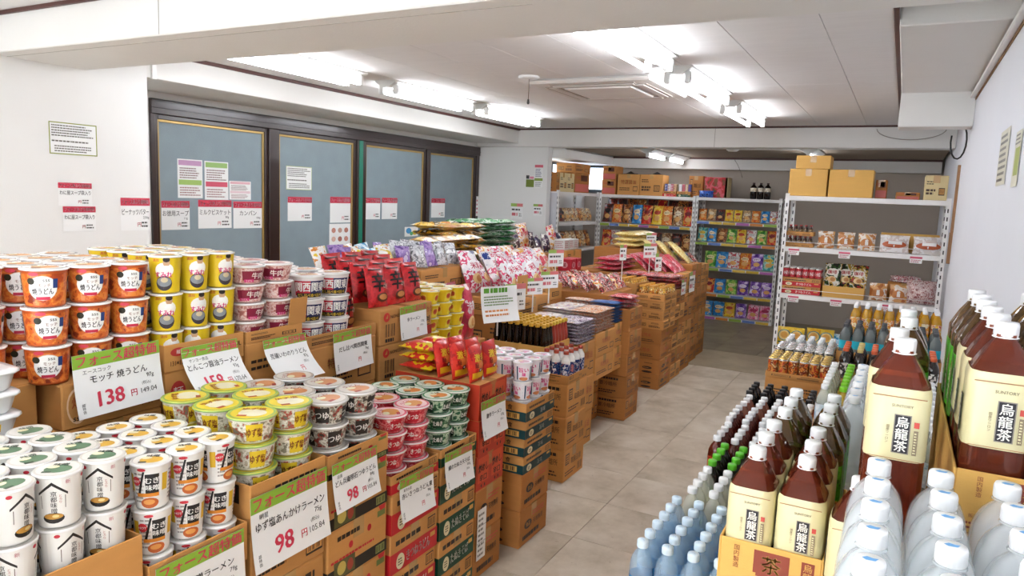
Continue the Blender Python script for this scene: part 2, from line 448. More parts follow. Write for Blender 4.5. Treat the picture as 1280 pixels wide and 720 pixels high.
# dark brown mouldings
for k, (x0, x1, y0, y1, z0, z1, lab) in enumerate([
    (-4.52, -4.495, 2.75, YB, 2.445, ZC, 'dark brown moulding between ceiling and left soffit'),
    (-4.52, -.1, YB-.025, YB, 2.452, ZC, 'dark brown moulding between ceiling and far beam'),
    (-.125, -.1, 2.75, YB-.025, 2.455, ZC, 'ragged brown moulding along the right soffit edge'),
    (XL, -.1, 2.19, 2.21, 2.45, ZC, 'brown moulding above the near beam'),
    (-3.95, XR, 10.44, 10.46, 2.225, 2.25, 'black moulding on top of the back beam'),
    (-3.97, -3.95, 8.7, 10.44, 2.23, 2.25, 'dark moulding beside the back light fittings')]):
    b = MB(); b.cbox(x0, x1, y0, y1, z0, z1, trimm, .003); struct('trim_%d' % (k+2), b, lab, 'trim')
# conduit channel along the right wall
b = MB(); b.cbox(XR-.035, XR-.005, 2.75, 5.92, 2.385, 2.41, whitem, .004)
struct('trim_8', b, 'white cable channel along the right wall below soffit', 'trim')
b = MB(); b.cbox(XR-.006, XR, 2.75, 5.95, 2.372, 2.428, surf('old_glue', '#8b6a4c', .9, var=.4, scale=20), .001)
struct('trim_9', b, 'brown stained strip behind the cable channel', 'trim')

# ---------------------------------------------------------------- frosted windows
panem = surf('frosted_film', '#8b9ba2', .55, var=.10, scale=7, bump=.35, bscale=170)
YS = [(3.66, 4.80), (4.905, 6.01), (6.14, 7.28), (7.345, 8.43)]
ZT, ZB = 2.117, .30
labs = ['frosted window pane with most posters, nearest the white wall', 'frosted window pane left of the green post', 'frosted window pane right of the green post', 'frosted window pane beside the white pier']
for k, (y0, y1) in enumerate(YS):
    w = obj('window_%d' % (k+1), None, None, (XW, y0, ZB)); tag(w, labs[k], 'window', kind='structure')
    W_, H_ = y1-y0, ZT-ZB
    for nm, a in (('sash_stile', (0, .035, 0, H_)), ('sash_stile', (W_-.035, W_, 0, H_)), ('sash_rail', (.035, W_-.035, 0, .06)), ('sash_rail', (.035, W_-.035, H_-.035, H_))):
        b = MB(); b.cbox(-.05, .0, a[0], a[1], a[2], a[3], framem, .003); obj(nm, b, w)
    b = MB()
    for a in ((.035, .052, .06, H_-.035), (W_-.052, W_-.035, .06, H_-.035), (.052, W_-.052, H_-.055, H_-.035), (.052, W_-.052, .06, .08)): b.cbox(-.04, -.012, a[0], a[1], a[2], a[3], goldm, .002)
    obj('gold_gasket', b, w)
    b = MB(); b.box(-.034, -.026, .045, W_-.045, .07, H_-.045, panem); obj('pane', b, w)
b = MB(); b.cbox(XW-.06, XW+.03, 3.62, 8.5, ZT, 2.231, framem, .004); b.cbox(XW-.06, XW+.036, 3.62, 8.5, ZT+.045, ZT+.052, framem, .001)
struct('trim_10', b, 'glossy dark brown window head rail with reflections', 'trim')
for k, (y0, y1, lab) in enumerate([(3.62, 3.66, 'brown window jamb beside the white wall'), (4.80, 4.905, 'brown mullion between the first two frosted panes'), (7.28, 7.345, 'dark mullion between the last two frosted panes'), (8.43, 8.5, 'brown window jamb beside the white pier')]):
    b = MB(); b.cbox(XW-.06, XW+.02, y0, y1, .28, ZT, framem, .003); struct('trim_%d' % (k+11), b, lab, 'trim')
b = MB(); b.cbox(XW-.06, XW+.015, 6.01, 6.04, .28, ZT, framem, .003); b.cbox(XW-.06, XW+.015, 6.10, 6.14, .28, ZT, framem, .003)
gp = struct('trim_15', b, 'green window post framed in brown', 'trim')
b = MB(); b.cbox(XW-.05, XW+.022, 6.04, 6.10, .28, ZT, surf('green_metal', '#1f7d66', .4, var=.08), .004); obj('green_post', b, gp)
# small bright windows above the left back rack
skym = emit('daylit_glass', '#d9ecff', 1.3)
blackf = surf('black_frame', '#1d2226', .4)
w = obj('window_5', None, None, (-4.47, 8.66, 1.70)); tag(w, 'small daylit window above the cream boxes in the back area', 'window', kind='structure')
b = MB(); b.box(-.03, -.024, .03, 1.70, .04, .37, skym); obj('pane', b, w)
for a in ((0, .05, 0, .41), (.72, .78, .05, .37), (1.68, 1.73, 0, .41), (.05, 1.68, 0, .05), (.05, 1.68, .37, .41)):
    b = MB(); b.cbox(-.06, 0, *a, blackf, .003); obj('sash', b, w)
w = obj('window_6', None, None, (-4.44, 10.6, 1.70)); tag(w, 'narrow daylit window in the back corner', 'window', kind='structure')
b = MB(); b.box(.05, .33, -.02, -.014, .05, .40, skym); obj('pane', b, w)
for a in ((0, .05, 0, .42), (.33, .37, 0, .42), (.05, .33, 0, .05), (.05, .33, .38, .42)):
    b = MB(); b.cbox(a[0], a[1], -.03, 0, a[2], a[3], blackf, .003); obj('sash', b, w)
b = MB(); b.box(-4.57, -4.45, 10.4, 10.6, 1.7, 2.11, wallm)
struct('wall_left_back_end', b, 'white wall end between the two back windows', 'wall')
# ---------------------------------------------------------------- fluorescent fittings
tubem = emit('fluorescent_tube', '#f0f4fb', TUBE)
housem = surf('fitting_enamel', '#dcdcd9', .45, var=.03)
def fixture_proto(L, ntube=2):
    p = Proto('fluorescent_light', 'light')
    b = MB()
    pr = [(-.1, 0), (-.1, -.012), (-.03, -.055), (.03, -.055), (.1, -.012), (.1, 0)]
    vs = [(x, y, z) for y in (-L/2, L/2) for (x, z) in pr]
    b.add(vs, [(k, (k+1) % 6, (k+1) % 6 + 6, k + 6) for k in range(6)] + [(5, 4, 3, 2, 1, 0), (6, 7, 8, 9, 10, 11)], housem)
    h = p.part('housing', b)
    xs = (-.068, .068) if ntube == 2 else (0,)
    for x in xs:
        b = MB(); n = 10
        b.tube([(x, -L/2 + .05, -.082), (x, L/2 - .05, -.082)], .0165, n, tubem); p.part('tube', b)
        for s in (-1, 1):
            b = MB(); b.cbox(x-.02, x+.02, s*(L/2-.05) - .018, s*(L/2-.05) + .018, -.104, -.03, housem, .005); p.part('socket', b)
    return p
FX = fixture_proto(1.25)
for y, lab in ((3.74, 'twin tube light beside the ceiling air conditioner, cut by the near beam'), (5.3, 'middle twin tube light of the central ceiling row'), (6.94, 'farthest twin tube light of the central ceiling row')):
    spawn(FX, (-1.375, y, ZC), lab, group='central row of tube lights')
for y, lab in ((3.72, 'twin tube light above the first frosted pane'), (5.30, 'middle twin tube light of the row over the windows'), (6.72, 'farthest twin tube light over the windows')):
    spawn(FX, (-3.72, y, ZC), lab, group='row of tube lights by the windows')
for x, y, lab in ((-1.4, .7, 'tube light in the near bay over the drinks'), (-1.4, -1.2, 'tube light in the near bay by the shop front'), (-3.5, .7, 'tube light in the near bay over the noodles'), (-3.5, -1.2, 'tube light in the near bay by the white wall')):
    spawn(FX, (x, y, ZC), lab, group='tube lights behind the photographer')
FX2 = fixture_proto(.8, 1)
for x, y, lab in ((-2.9, 9.22, 'nearer tube light in the low back area'), (-2.87, 10.02, 'farther tube light in the low back area'), (-1.0, 9.05, 'tube light in the back area above the tall boxes')):
    spawn(FX2, (x, y, 2.25), lab, group='tube lights of the back area')
# ceiling rosette, air conditioner, pull cord
p = Proto('ceiling_rosette', 'ceiling fitting'); b = MB(); b.lathe([(.07, 0), (.075, -.012), (.05, -.03), (.0, -.034)], 18, whitem, close=False); p.part('cover', b)
b = MB(); b.cbox(.06, .75, -.008, .008, -.012, 0, whitem, .002); p.part('cable_channel', b)
spawn(p, (-1.84, 8.78, 2.25), 'round white rosette on the low back ceiling')
p = Proto('pull_cord', 'pull cord'); b = MB(); b.lathe([(.075, 0), (.08, -.012), (.06, -.02), (0, -.022)], 18, whitem, close=False); p.part('ceiling_disc', b)
b = MB(); b.tube([(0, 0, -.02), (.002, 0, -.1), (0, 0, -.17)], .0025, 6, surf('cord', '#6a5846', .8)); b.lathe([(.006, -.2), (.01, -.19), (.006, -.165)], 8, surf('cord_knob', '#2b2420', .5)); p.part('cord', b)
spawn(p, (-2.5, 4.8, ZC), 'pull cord with dark knob hanging from the ceiling')
p = Proto('air_conditioner', 'air conditioner'); acm = surf('aircon_plastic', '#dedad6', .5, var=.02)
b = MB()
s = .48; i = .36
b.cbox(-s, s, -s, s, -.035, 0, acm, .02); p.part('panel', b)
b = MB(); b.cbox(-.27, .27, -.27, .27, -.052, -.034, surf('aircon_grille', '#ebe9e6', .5), .008)
g = p.part('grille', b)
for k in range(4):
    b = MB(); a = k * math.pi / 2
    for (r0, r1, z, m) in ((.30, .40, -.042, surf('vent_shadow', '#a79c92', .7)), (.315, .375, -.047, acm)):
        w = .33 if m is not acm else .315
        q = [(-w, r0), (w, r0), (w, r1), (-w, r1)]
        vs = [(x*math.cos(a) - y*math.sin(a), x*math.sin(a) + y*math.cos(a), zz) for zz in (z, -.034) for (x, y) in q]
        b.add(vs, [(3, 2, 1, 0), (0, 1, 5, 4), (1, 2, 6, 5), (2, 3, 7, 6), (3, 0, 4, 7)], m)
    p.part('louvre', b)
spawn(p, (-2.1, 5.4, ZC-.001), 'square ceiling cassette air conditioner left of the central lights')
# cables near the right corner, timber strip
blackm = surf('black_cable', '#22201f', .5)
b = MB(); b.tube([(.30 + .05*math.cos(t), 6.3, 2.13 + .13*math.sin(t)) for t in [math.pi*(.9 + 1.5*k/12) for k in range(13)]], .006, 6, blackm)
tag(obj('cable_loop', b), 'black cable loop hanging below the right soffit end', 'cable')
b = MB(); b.tube([(-.12 - .62*math.cos(t)*.5 + .1, 8.40, 2.43 - .11*math.sin(t)) for t in [math.pi*k/14 for k in range(15)]], .004, 6, surf('grey_cord', '#9a938a', .6))
tag(obj('hanging_wire', b), 'thin wire sagging across the far beam', 'cable')
b = MB(); b.cbox(.335, .355, 6.7, 6.74, 1.45, 1.98, woodm, .002); b.cbox(.33, .358, 6.72, 6.735, 1.2, 1.45, woodm, .002)
tag(obj('wooden_batten', b), 'weathered wooden batten on the right wall behind rack', 'batten')
b = MB(); b.tube([(-2.15, 10.43, 2.22), (-2.1, 10.42, 2.15), (-2.05, 10.42, 2.05), (-2.04, 10.5, 1.98)], .004, 6, surf('grey_cord', '#9a938a', .6))
tag(obj('hanging_wire', b), 'thin wire hanging before the back wall beside the snack box', 'cable')

# ================================================================ BUILDERS
card = surf('cardboard', '#cc9250', .8, var=.08, scale=9, bump=.2, bscale=150, rnd=.10, stretch=(1, 1, 5))
card_d = surf('cardboard_dark', '#b3763a', .8, var=.08, scale=9, bump=.2, bscale=150, rnd=.10, stretch=(1, 1, 5))
card_y = surf('cardboard_light', '#dfae5c', .75, var=.06, scale=9, bump=.2, bscale=150, rnd=.06, stretch=(1, 1, 5))
card_c = surf('cardboard_cream', '#d8c493', .75, var=.06, scale=9, rnd=.05)
tapem = surf('parcel_tape', '#c29a62', .25, var=.05, coat=.4)
DK, RED, GRN, CRM, WHT = '#2e2218', '#c8232b', '#0f4630', '#e8dfb8', '#f4f2ec'

def st_plain(f, s, w, d, h, k=1):
    f.lines(-w*.42, h*.2, w*.02, h*.46, '#4a2f1c', 2, seed=k+5, th=.7); s.lines(0, h*.18, d*.42, h*.44, '#4a2f1c', 2, seed=k+6, th=.7)
    f.lines(-w*.42, h*.62, -w*.05, h*.8, DK, 2, seed=k); f.rect(w*.12, h*.2, w*.38, h*.5, DK, 0); f.rect(w*.14, h*.24, w*.36, h*.46, card, 1); f.bars(w*.16, h*.27, w*.34, h*.43, DK, 2)
    s.rect(-d*.4, h*.3, -d*.1, h*.62, DK); s.rect(-d*.385, h*.34, -d*.115, h*.58, card, 1); s.lines(-d*.37, h*.36, -d*.13, h*.56, DK, 2, 2, seed=k+1); s.lines(.02, h*.55, d*.4, h*.75, DK, 2, seed=k+2)
def st_plain_b(f, s, w, d, h, k=2):
    f.rect(-w*.42, h*.5, -w*.24, h*.84, DK, 0); f.rect(-w*.4, h*.54, -w*.26, h*.8, card, 1); f.lines(-w*.39, h*.56, -w*.27, h*.78, DK, 3, 2, seed=k+8); s.lines(-d*.4, h*.76, d*.4, h*.9, DK, 1, seed=k+9, th=.7)
    f.text('取扱注意', w*.1, h*.55, h*.2, DK, 1, .01, w*.5); f.lines(-w*.42, h*.15, w*.1, h*.32, DK, 2, seed=k); f.bars(w*.2, h*.12, w*.42, h*.36, DK)
    s.text('要冷暗所', 0, h*.6, h*.2, DK, 1, .01, d*.6); s.lines(-d*.4, h*.15, d*.3, h*.35, DK, 2, seed=k+3)
def st_redtext(f, s, w, d, h, k=3):
    f.text('特選醤油', 0, h*.62, h*.22, '#b5482c', 1, .01, w*.7); f.lines(-w*.4, h*.2, w*.2, h*.38, DK, 2, seed=k); f.rect(w*.22, h*.18, w*.42, h*.42, DK); f.rect(w*.235, h*.21, w*.405, h*.39, card, 1)
    s.text('天然水', -d*.1, h*.6, h*.26, '#b5482c', 1, .01, d*.6); s.lines(-d*.4, h*.15, d*.35, h*.35, DK, 2, seed=k)
def st_heavy(f, s, w, d, h, k=4):
    f.ell(-w*.2, h*.52, w*.13, h*.12, DK); f.text('食品', -w*.2, h*.52, h*.13, card, 1); f.text('天地無用', w*.15, h*.5, h*.16, DK, 1, .02, w*.35); f.lines(-w*.38, h*.12, w*.38, h*.26, DK, 1, seed=k, th=.8); f.lines(-w*.05, h*.66, w*.4, h*.82, '#c4432c', 2, seed=k+2)
    s.ell(d*.02, h*.42, d*.19, h*.09, DK); s.lines(-d*.12, h*.38, d*.16, h*.46, card, 1, 1, seed=k); s.ell(d*.02, h*.14, d*.2, h*.07, DK); s.lines(-d*.1, h*.7, d*.3, h*.78, DK, 1, seed=k)
def band_style(col, word):
    def st(f, s, w, d, h, k=5):
        f.rect(-w/2, 0, w/2, h*.52, col); f.ell(-w*.3, h*.24, w*.085, h*.2, CRM, 1); f.lines(-w*.345, h*.14, -w*.255, h*.34, DK, 3, 2, seed=k)
        f.text(word, w*.08, h*.27, h*.3, WHT, 1, .03, w*.5); f.rect(w*.34, h*.33, w*.45, h*.45, card_y, 1)
        f.lines(-w*.4, h*.64, w*.2, h*.82, DK, 1, seed=k, th=.7); f.rect(w*.28, h*.6, w*.45, h*.9, DK, 0); f.rect(w*.29, h*.63, w*.44, h*.87, card, 1); f.bars(w*.3, h*.66, w*.43, h*.84, DK, 2)
        s.rect(-d/2, 0, d/2, h*.52, col); s.rect(d*.2, h*.1, d*.42, h*.42, card_y, 1); s.bars(d*.22, h*.14, d*.4, h*.38, DK, 2); s.text('食', d*.3, h*.72, h*.3, DK, 1, .03); s.lines(-d*.4, h*.62, d*.1, h*.85, DK, 2, seed=k)
    return st
def st_redbox(f, s, w, d, h, k=6):
    f.rect(-w/2, 0, w/2, h, '#bf3a22'); 
    for x in (-w*.25, w*.25):
        f.rect(x-w*.19, h*.2, x+w*.19, h*.92, '#d6502e', 1); f.text('炒めし', x, h*.62, h*.26, '#1c1210', 2, .05, w*.34); f.text('辛口', x, h*.32, h*.2, '#1c1210', 2, .05, w*.3)
        f.ell(x-w*.06, h*.1, w*.02, h*.05, '#1c1210', 2, 10); f.ell(x+w*.06, h*.1, w*.02, h*.05, '#1c1210', 2, 10)
    s.rect(-d/2, 0, d/2, h, '#bf3a22'); s.text('炒めし', 0, h*.5, h*.3, '#1c1210', 2, .05, d*.5)
def st_shin(f, s, w, d, h, k=7):
    f.ell(-w*.38, h*.78, w*.055, h*.13, '#d3352b', 1); f.poly([(-w*.4, h*.74), (-w*.36, h*.74), (-w*.36, h*.86)], card, 2); f.text('NONGSHIM', -w*.31, h*.78, h*.13, DK, 1, .02, w*.3, al='l')
    f.bars(-w*.4, h*.22, -w*.22, h*.58, DK, 1, 11); f.lines(-w*.4, h*.05, -w*.2, h*.17, DK, 1, th=.8, seed=3)
    f.rect(w*.05, h*.02, w*.5, h*.3, '#b5261f'); f.text('辛', w*.18, h*.52, h*.62, '#15100e', 2, .06); f.text('라면', w*.34, h*.45, h*.3, '#15100e', 2, .03); f.text('농심', w*.44, h*.8, h*.2, '#b5261f', 1, .02, w*.12)
    s.bars(-d*.1, h*.35, d*.2, h*.75, DK, 1); s.lines(-d*.2, h*.12, d*.25, h*.26, DK, 1, seed=9)
def st_udon(f, s, w, d, h, k=8):
    f.ell(-w*.36, h*.5, w*.1, h*.4, '#e9c8a0'); f.ell(-w*.36, h*.5, w*.085, h*.34, card, 1); f.text('焼', -w*.36, h*.58, h*.26, '#b5522a', 2, .02); f.text('sss', -w*.36, h*.24, h*.18, DK, 2, .03)
    f.rect(w*.05, h*.6, w*.3, h*.9, DK, 0); f.rect(w*.06, h*.64, w*.29, h*.86, card, 1); f.bars(w*.07, h*.67, w*.28, h*.83, DK, 2)
    f.text('(麺)(12)', w*.37, h*.35, h*.3, '#6b3a1c', 1, .02, w*.2)
    s.ell(d*.05, h*.55, d*.22, h*.26, '#d98e4c'); s.lines(-d*.1, h*.4, d*.2, h*.68, '#b9602c', 2, 1, seed=k)
def st_ace(f, s, w, d, h, k=9):
    f.ell(-w*.34, h*.7, w*.09, h*.16, '#c43b36'); f.text('麺', -w*.34, h*.7, h*.16, WHT, 1); f.text('131×12個', -w*.33, h*.3, h*.24, DK, 1, .02, w*.2); f.text('2ヶ月', w*.05, h*.3, h*.26, DK, 1, .01, w*.3); f.text('UL', w*.42, h*.6, min(h*.25, .05), DK, 1, .02, w*.12)
    s.lines(-d*.3, h*.3, d*.2, h*.5, DK, 2, seed=k)
def st_yuzu(f, s, w, d, h, k=10):
    f.lines(-w*.2, h*.64, w*.45, h*.8, DK, 1, seed=k+7, th=.8); f.lines(-w*.1, h*.55, w*.45, h*.62, DK, 1, seed=k); f.rect(w*.22, h*.12, w*.46, h*.42, DK); f.rect(w*.23, h*.16, w*.45, h*.38, card, 1); f.bars(w*.25, h*.18, w*.43, h*.36, DK, 2); f.lines(-w*.42, h*.2, 0, h*.4, DK, 2, seed=k)
    s.rect(-d*.05, h*.55, d*.4, h*.95, DK); s.bars(0, h*.6, d*.36, h*.9, card, 1)
def st_dragon(f, s, w, d, h, k=11):
    f.rect(-w/2, 0, w/2, h*.24, '#1d1a14'); f.rect(-w*.4, h*.02, -w*.06, h*.36, '#5c5a32', 1); f.ell(-w*.28, h*.2, w*.07, h*.13, '#c9b35a', 2); f.ell(-w*.14, h*.18, w*.05, h*.12, '#a2402e', 2); f.rect(w*.3, h*.04, w*.46, h*.2, '#8b9654', 1); f.bars(w*.31, h*.06, w*.45, h*.18, DK, 2)
    f.poly([(w*.34, h), (w*.47, h), (w*.45, h*.86), (w*.4, h*.82)], RED, 1); f.ell(-w*.13, h*.56, w*.035, h*.07, RED, 1); f.ell(w*.18, h*.68, w*.035, h*.07, RED, 1); f.rect(w*.32, h*.78, w*.46, h*.9, '#6b7a3a', 2)
    f.lines(-w*.35, h*.72, w*.15, h*.83, DK, 1, seed=k+3, th=.8); f.lines(-w*.45, h*.34, w*.4, h*.44, RED, 1, seed=k)
    s.rect(-d/2, 0, d/2, h*.24, '#1d1a14'); s.rect(-d*.2, h*.4, d*.3, h*.8, DK); s.lines(-d*.15, h*.45, d*.25, h*.75, card, 3, 1, seed=k)
def st_tea(f, s, w, d, h, k=12):
    c = '#8e3d2a'
    for D, wd in ((f, w), (s, d)):
        D.poly([(-wd*.12, h*.58), (wd*.16, h*.58), (wd*.16, h*.62), (wd*.19, h*.62), (wd*.19, h*.93), (-wd*.15, h*.93), (-wd*.15, h*.62), (-wd*.12, h*.62)], c); D.text('茶', wd*.02, h*.76, h*.24, card_y, 1, .03)
        D.rect(wd*.3, h*.66, wd*.42, h*.92, c); D.text('烏龍', wd*.36, h*.79, h*.11, card_y, 1, 0, vert=True)
        D.text('2ℓ×6本', wd*.12, h*.46, h*.15, '#3a2a1c', 1, .03, wd*.7); D.text('国内製造', -wd*.32, h*.78, h*.075, c, 1, 0, vert=True); D.text('販売者', -wd*.32, h*.33, h*.06, c, 1, 0, wd*.2); D.text('株式会社', wd*.08, h*.33, h*.09, '#3a2a1c', 1, .01, wd*.4)
        D.lines(-wd*.4, h*.12, wd*.4, h*.26, c, 2, seed=k); D.rect(-wd*.45, h*.06, wd*.45, h*.068, c)
def st_pinkpeople(f, s, w, d, h, k=13):
    f.rect(-w*.45, h*.05, w*.45, h*.45, '#c9655a'); f.rect(-w*.1, h*.6, w*.35, h*.9, '#5a2f22'); f.lines(-w*.4, h*.7, w*.0, h*.85, '#b4432f', 2, seed=k)
    s.rect(-d*.3, h*.45, d*.2, h*.9, '#4a2c22'); s.rect(-d*.45, h*.03, d*.45, h*.42, '#cd6f63'); s.lines(-d*.4, h*.1, d*.4, h*.36, '#e9c0b0', 3, 1, seed=k)
def st_blank(f, s, w, d, h, k=14): pass
STY = dict(plain=(st_plain, card), plain_b=(st_plain_b, card), redtext=(st_redtext, card), heavy=(st_heavy, card_d), redband=(band_style(RED, 'きつねうどん'), card), greenband=(band_style(GRN, 'たぬきそば'), card),
           tealband=(band_style('#123f43', '旨味'), card), redbox=(st_redbox, card), shin=(st_shin, card), udon=(st_udon, card), ace=(st_ace, card), yuzu=(st_yuzu, card), dragon=(st_dragon, card),
           tea=(st_tea, card_y), people=(st_pinkpeople, card_d), kraft=(st_blank, card_y), redd=(st_redtext, card_d), dark=(st_plain_b, card_d), darkplain=(st_plain, card_d), cream=(st_plain, card_c))
CP = {}
def carton(w, d, h, style='plain'):
    """closed corrugated carton: w along y (aisle face +x), d along x"""
    k = (round(w, 3), round(d, 3), round(h, 3), style)
    if k in CP: return CP[k]
    fn, m = STY[style]; p = Proto('carton', 'box')
    b = MB(); b.cbox(-d/2, d/2, -w/2, w/2, 0, h-.0015, m, .004)
    b.cbox(-d/2+.002, d/2-.002, -w/2+.002, -.0015, h-.004, h, m, .0015); b.cbox(-d/2+.002, d/2-.002, .0015, w/2-.002, h-.004, h, m, .0015)
    p.part('carton_body', b)
    b = MB(); b.box(-d/2+.002, d/2, -.025, .025, h, h+.0006, tapem); b.box(d/2, d/2+.0006, -.025, .025, h-.06 if h > .1 else h*.6, h+.0006, tapem); p.part('tape', b)
    f, s = Dec(), Dec(); fn(f, s, w, d, h)
    if f.i:
        b = MB(); f.put(b, plane_map((d/2, 0, 0), (0, 1, 0), (0, 0, 1))); p.part('print', b)
        b = MB(); s.put(b, plane_map((0, -w/2, 0), (1, 0, 0), (0, 0, 1))); p.part('print', b)
    CP[k] = p; return p
def tray(w, d, h, style='plain', lip=.0, front=None):
    """open carton: floor, four walls; front wall (+x) may be cut lower"""
    k = ('tray', round(w, 3), round(d, 3), round(h, 3), style, lip, front)
    if k in CP: return CP[k]
    fn, m = STY[style]; p = Proto('carton_tray', 'box'); t = .004; fh = front or h
    b = MB(); b.box(-d/2+t, d/2-t, -w/2+t, w/2-t, 0, t, m); p.part('tray_floor', b)
    for nm, a in (('wall_panel', (d/2-t, d/2, -w/2, w/2, 0, fh)), ('wall_panel', (-d/2, -d/2+t, -w/2, w/2, 0, h)), ('wall_panel', (-d/2+t, d/2-t, -w/2, -w/2+t, 0, h)), ('wall_panel', (-d/2+t, d/2-t, w/2-t, w/2, 0, h))):
        b = MB(); b.cbox(*a, m, .0012); p.part(nm, b)
    f, s = Dec(), Dec(); fn(f, s, w, d, fh)
    if f.i:
        b = MB(); f.put(b, plane_map((d/2, 0, 0), (0, 1, 0), (0, 0, 1))); p.part('print', b)
        b = MB(); s.put(b, plane_map((0, -w/2, 0), (1, 0, 0), (0, 0, 1))); p.part('print', b)
    CP[k] = p; return p
def stack(x_front, y0, y1, depth, z0, hs, styles, where, top=None, jit=.004, grp=None):
    """a pile of cartons; hs heights from the bottom. where: words that place the pile"""
    z = z0; w = y1 - y0; n = len(hs); cx = x_front - depth/2; cy = (y0+y1)/2
    for i, h in enumerate(hs):
        st = styles[i % len(styles)] if isinstance(styles, (list, tuple)) else styles
        pos = 'only' if n == 1 else ('bottom' if i == 0 else 'top' if i == n-1 else ORD[i] + ' from bottom')
        j = random.uniform(-jit, jit) if i else 0
        spawn(carton(w - .006, depth, h - .0012, st), (cx + j, cy + random.uniform(-.002, .002), z + .0005), '%s carton, %s of the pile %s' % (CWORD.get(st, 'brown'), pos, where), group=grp)
        z += h
    return z
CWORD = dict(plain='brown', plain_b='brown lettered', redtext='red-lettered brown', heavy='dark brown stamped', redband='red banded', greenband='dark green banded', tealband='teal banded', redbox='red printed', shin='round-logo brown',
             udon='orange-logo brown', ace='brown', yuzu='tan', dragon='black-edged', tea='tan tea', people='dark printed', redd='dark red-lettered', kraft='plain yellowish', dark='dark brown', darkplain='dark brown', cream='cream')

# ---------------------------------------------------------------- cups and bowls
def cone_map(r0, r1, h, a0=0):
    rr = (r0 + r1) / 2
    def mp(u, v, d):
        a = a0 + u / rr; r = r0 + (r1 - r0) * v / h + d; return (r*math.cos(a), r*math.sin(a), v)
    return mp
def cup(name, cat, r1, r0, h, body, lidc, art, lidart=None, seg=22, rim='#f3f1ee', film=False):
    p = Proto(name, cat); b = MB(); hb = h - .006
    b.lathe([(r0*.86, .003), (r0*.98, 0), (r0, .004), (r1, hb)], seg, body); p.part('cup_body', b)
    b = MB(); b.lathe([(r1*.99, hb-.001), (r1*1.07, hb), (r1*1.075, hb+.003), (r1*1.05, hb+.005)], seg, surf('rim_' + rim.strip('#'), rim, .35), close=False); p.part('rim', b)
    lm = lidc if isinstance(lidc, bpy.types.Material) else surf('lid_' + lidc.strip('#'), lidc, .25, var=.06, scale=20, coat=.5)
    b = MB(); b.lathe([(r1*1.05, hb+.003), (r1*1.04, hb+.0055), (r1*.7, hb+.0045), (.002, hb+.005)], seg, lm, close=False); b.add([(r1*.95*math.cos(t), r1*.95*math.sin(t), hb+.005) for t in (.5, .9)] + [(r1*1.06*math.cos(t), r1*1.06*math.sin(t), hb+.0052) for t in (.78, .62)], [(0, 1, 2, 3)], lm)
    li = p.part('lid', b)
    if lidart:
        d = Dec(); lidart(d, r1); b = MB(); d.put(b, plane_map((0, 0, hb+.0055), (0, 1, 0), (-1, 0, 0)), .0004, .0003); p.part('lid_print', b, li)
    d = Dec(); art(d, r1, h); b = MB(); d.put(b, cone_map(r0, r1, hb), .0004, .00035, du=r1*.16); p.part('print', b)
    return p
def arc(d, c, y0, y1, a0, a1, r, l=0): d.rect(a0*r, y0, a1*r, y1, c, l, n=(max(2, int(abs(a1-a0)/.25)), 1))

def art_orange(d, r, h):
    R = r*.93
    arc(d, printed('udon_art', ['#b8481a', '#d96a2a', '#e88a3a', '#d96a2a', '#8e2f12'], 34), .006, h*.86, -3.1, 3.1, R)
    for a in (0, 2.1, -2.1):
        x = a*R; d.ell(x, h*.5, r*.62, h*.32, '#e8d8c4', 1, 20); d.ell(x, h*.5, r*.6, h*.305, '#fbf9f4', 2, 20); d.text('焼うどん', x, h*.42, h*.17, '#2a1712', 3, .03, r*.9); d.text('モッチ', x+.004, h*.58, h*.1, '#8a4a28', 3, .01, r*.5)
        d.rect(x-r*.3, h*.2, x+r*.3, h*.28, '#c92a4a', 3, (3, 1)); d.ell(x-r*.48, h*.68, r*.17, h*.09, '#2c2a16', 3, 10); d.rect(x+r*.42, h*.5, x+r*.62, h*.74, '#27407e', 3); d.text('sss', x+r*.15, h*.72, h*.13, DK, 4, .02)
        d.ell(x-r*.35, h*.86, r*.22, h*.05, '#e0485a', 3, 10)
def art_yellow(d, r, h):
    R = r*.93; arc(d, '#e6c51c', .004, h*.94, -3.1, 3.1, R)
    for a in (0, 2.1, -2.1):
        x = a*R; d.ell(x+r*.1, h*.62, r*.55, h*.2, '#f5f2ea', 1, 16); d.ell(x+r*.22, h*.83, r*.2, h*.12, '#caa07c', 2, 14); d.ell(x+r*.22, h*.9, r*.2, h*.07, '#2a211d', 3, 12); d.poly([(x-r*.05, h*.62), (x+r*.5, h*.62), (x+r*.38, h*.74), (x+r*.05, h*.74)], '#f8f7f3', 3)
        d.ell(x+.003, h*.27, r*.5, h*.2, '#3b3238', 2, 18); d.ell(x+.003, h*.31, r*.45, h*.13, '#8a8f94', 3, 16); d.ell(x+r*.08, h*.36, r*.22, h*.07, '#d8c9a0', 4, 10)
        d.text('すみれ', x+.002, h*.5, h*.17, '#d6387a', 5, .05, r*1.0); d.text('濃厚', x-r*.38, h*.88, h*.08, '#c4432c', 2, .02)
def art_pink(d, r, h):
    R = r*.93; arc(d, printed('pink_art', ['#c98f84', '#e2b3a8', '#efd6cf', '#d79a92', '#b87068'], 60), .004, h*.86, -3.1, 3.1, R); arc(d, '#8c1d3a', h*.2, h*.72, -.6, .75, R, 1); d.text('牛肉', .06*R*6, h*.46, h*.36, '#f5e9e0', 2, .05, r*.9); d.rect(-.5*R, h*.1, .1*R, h*.26, '#d6387a', 2, (3, 1)); d.text('うどん', -.2*R, h*.18, h*.12, WHT, 3, .02)
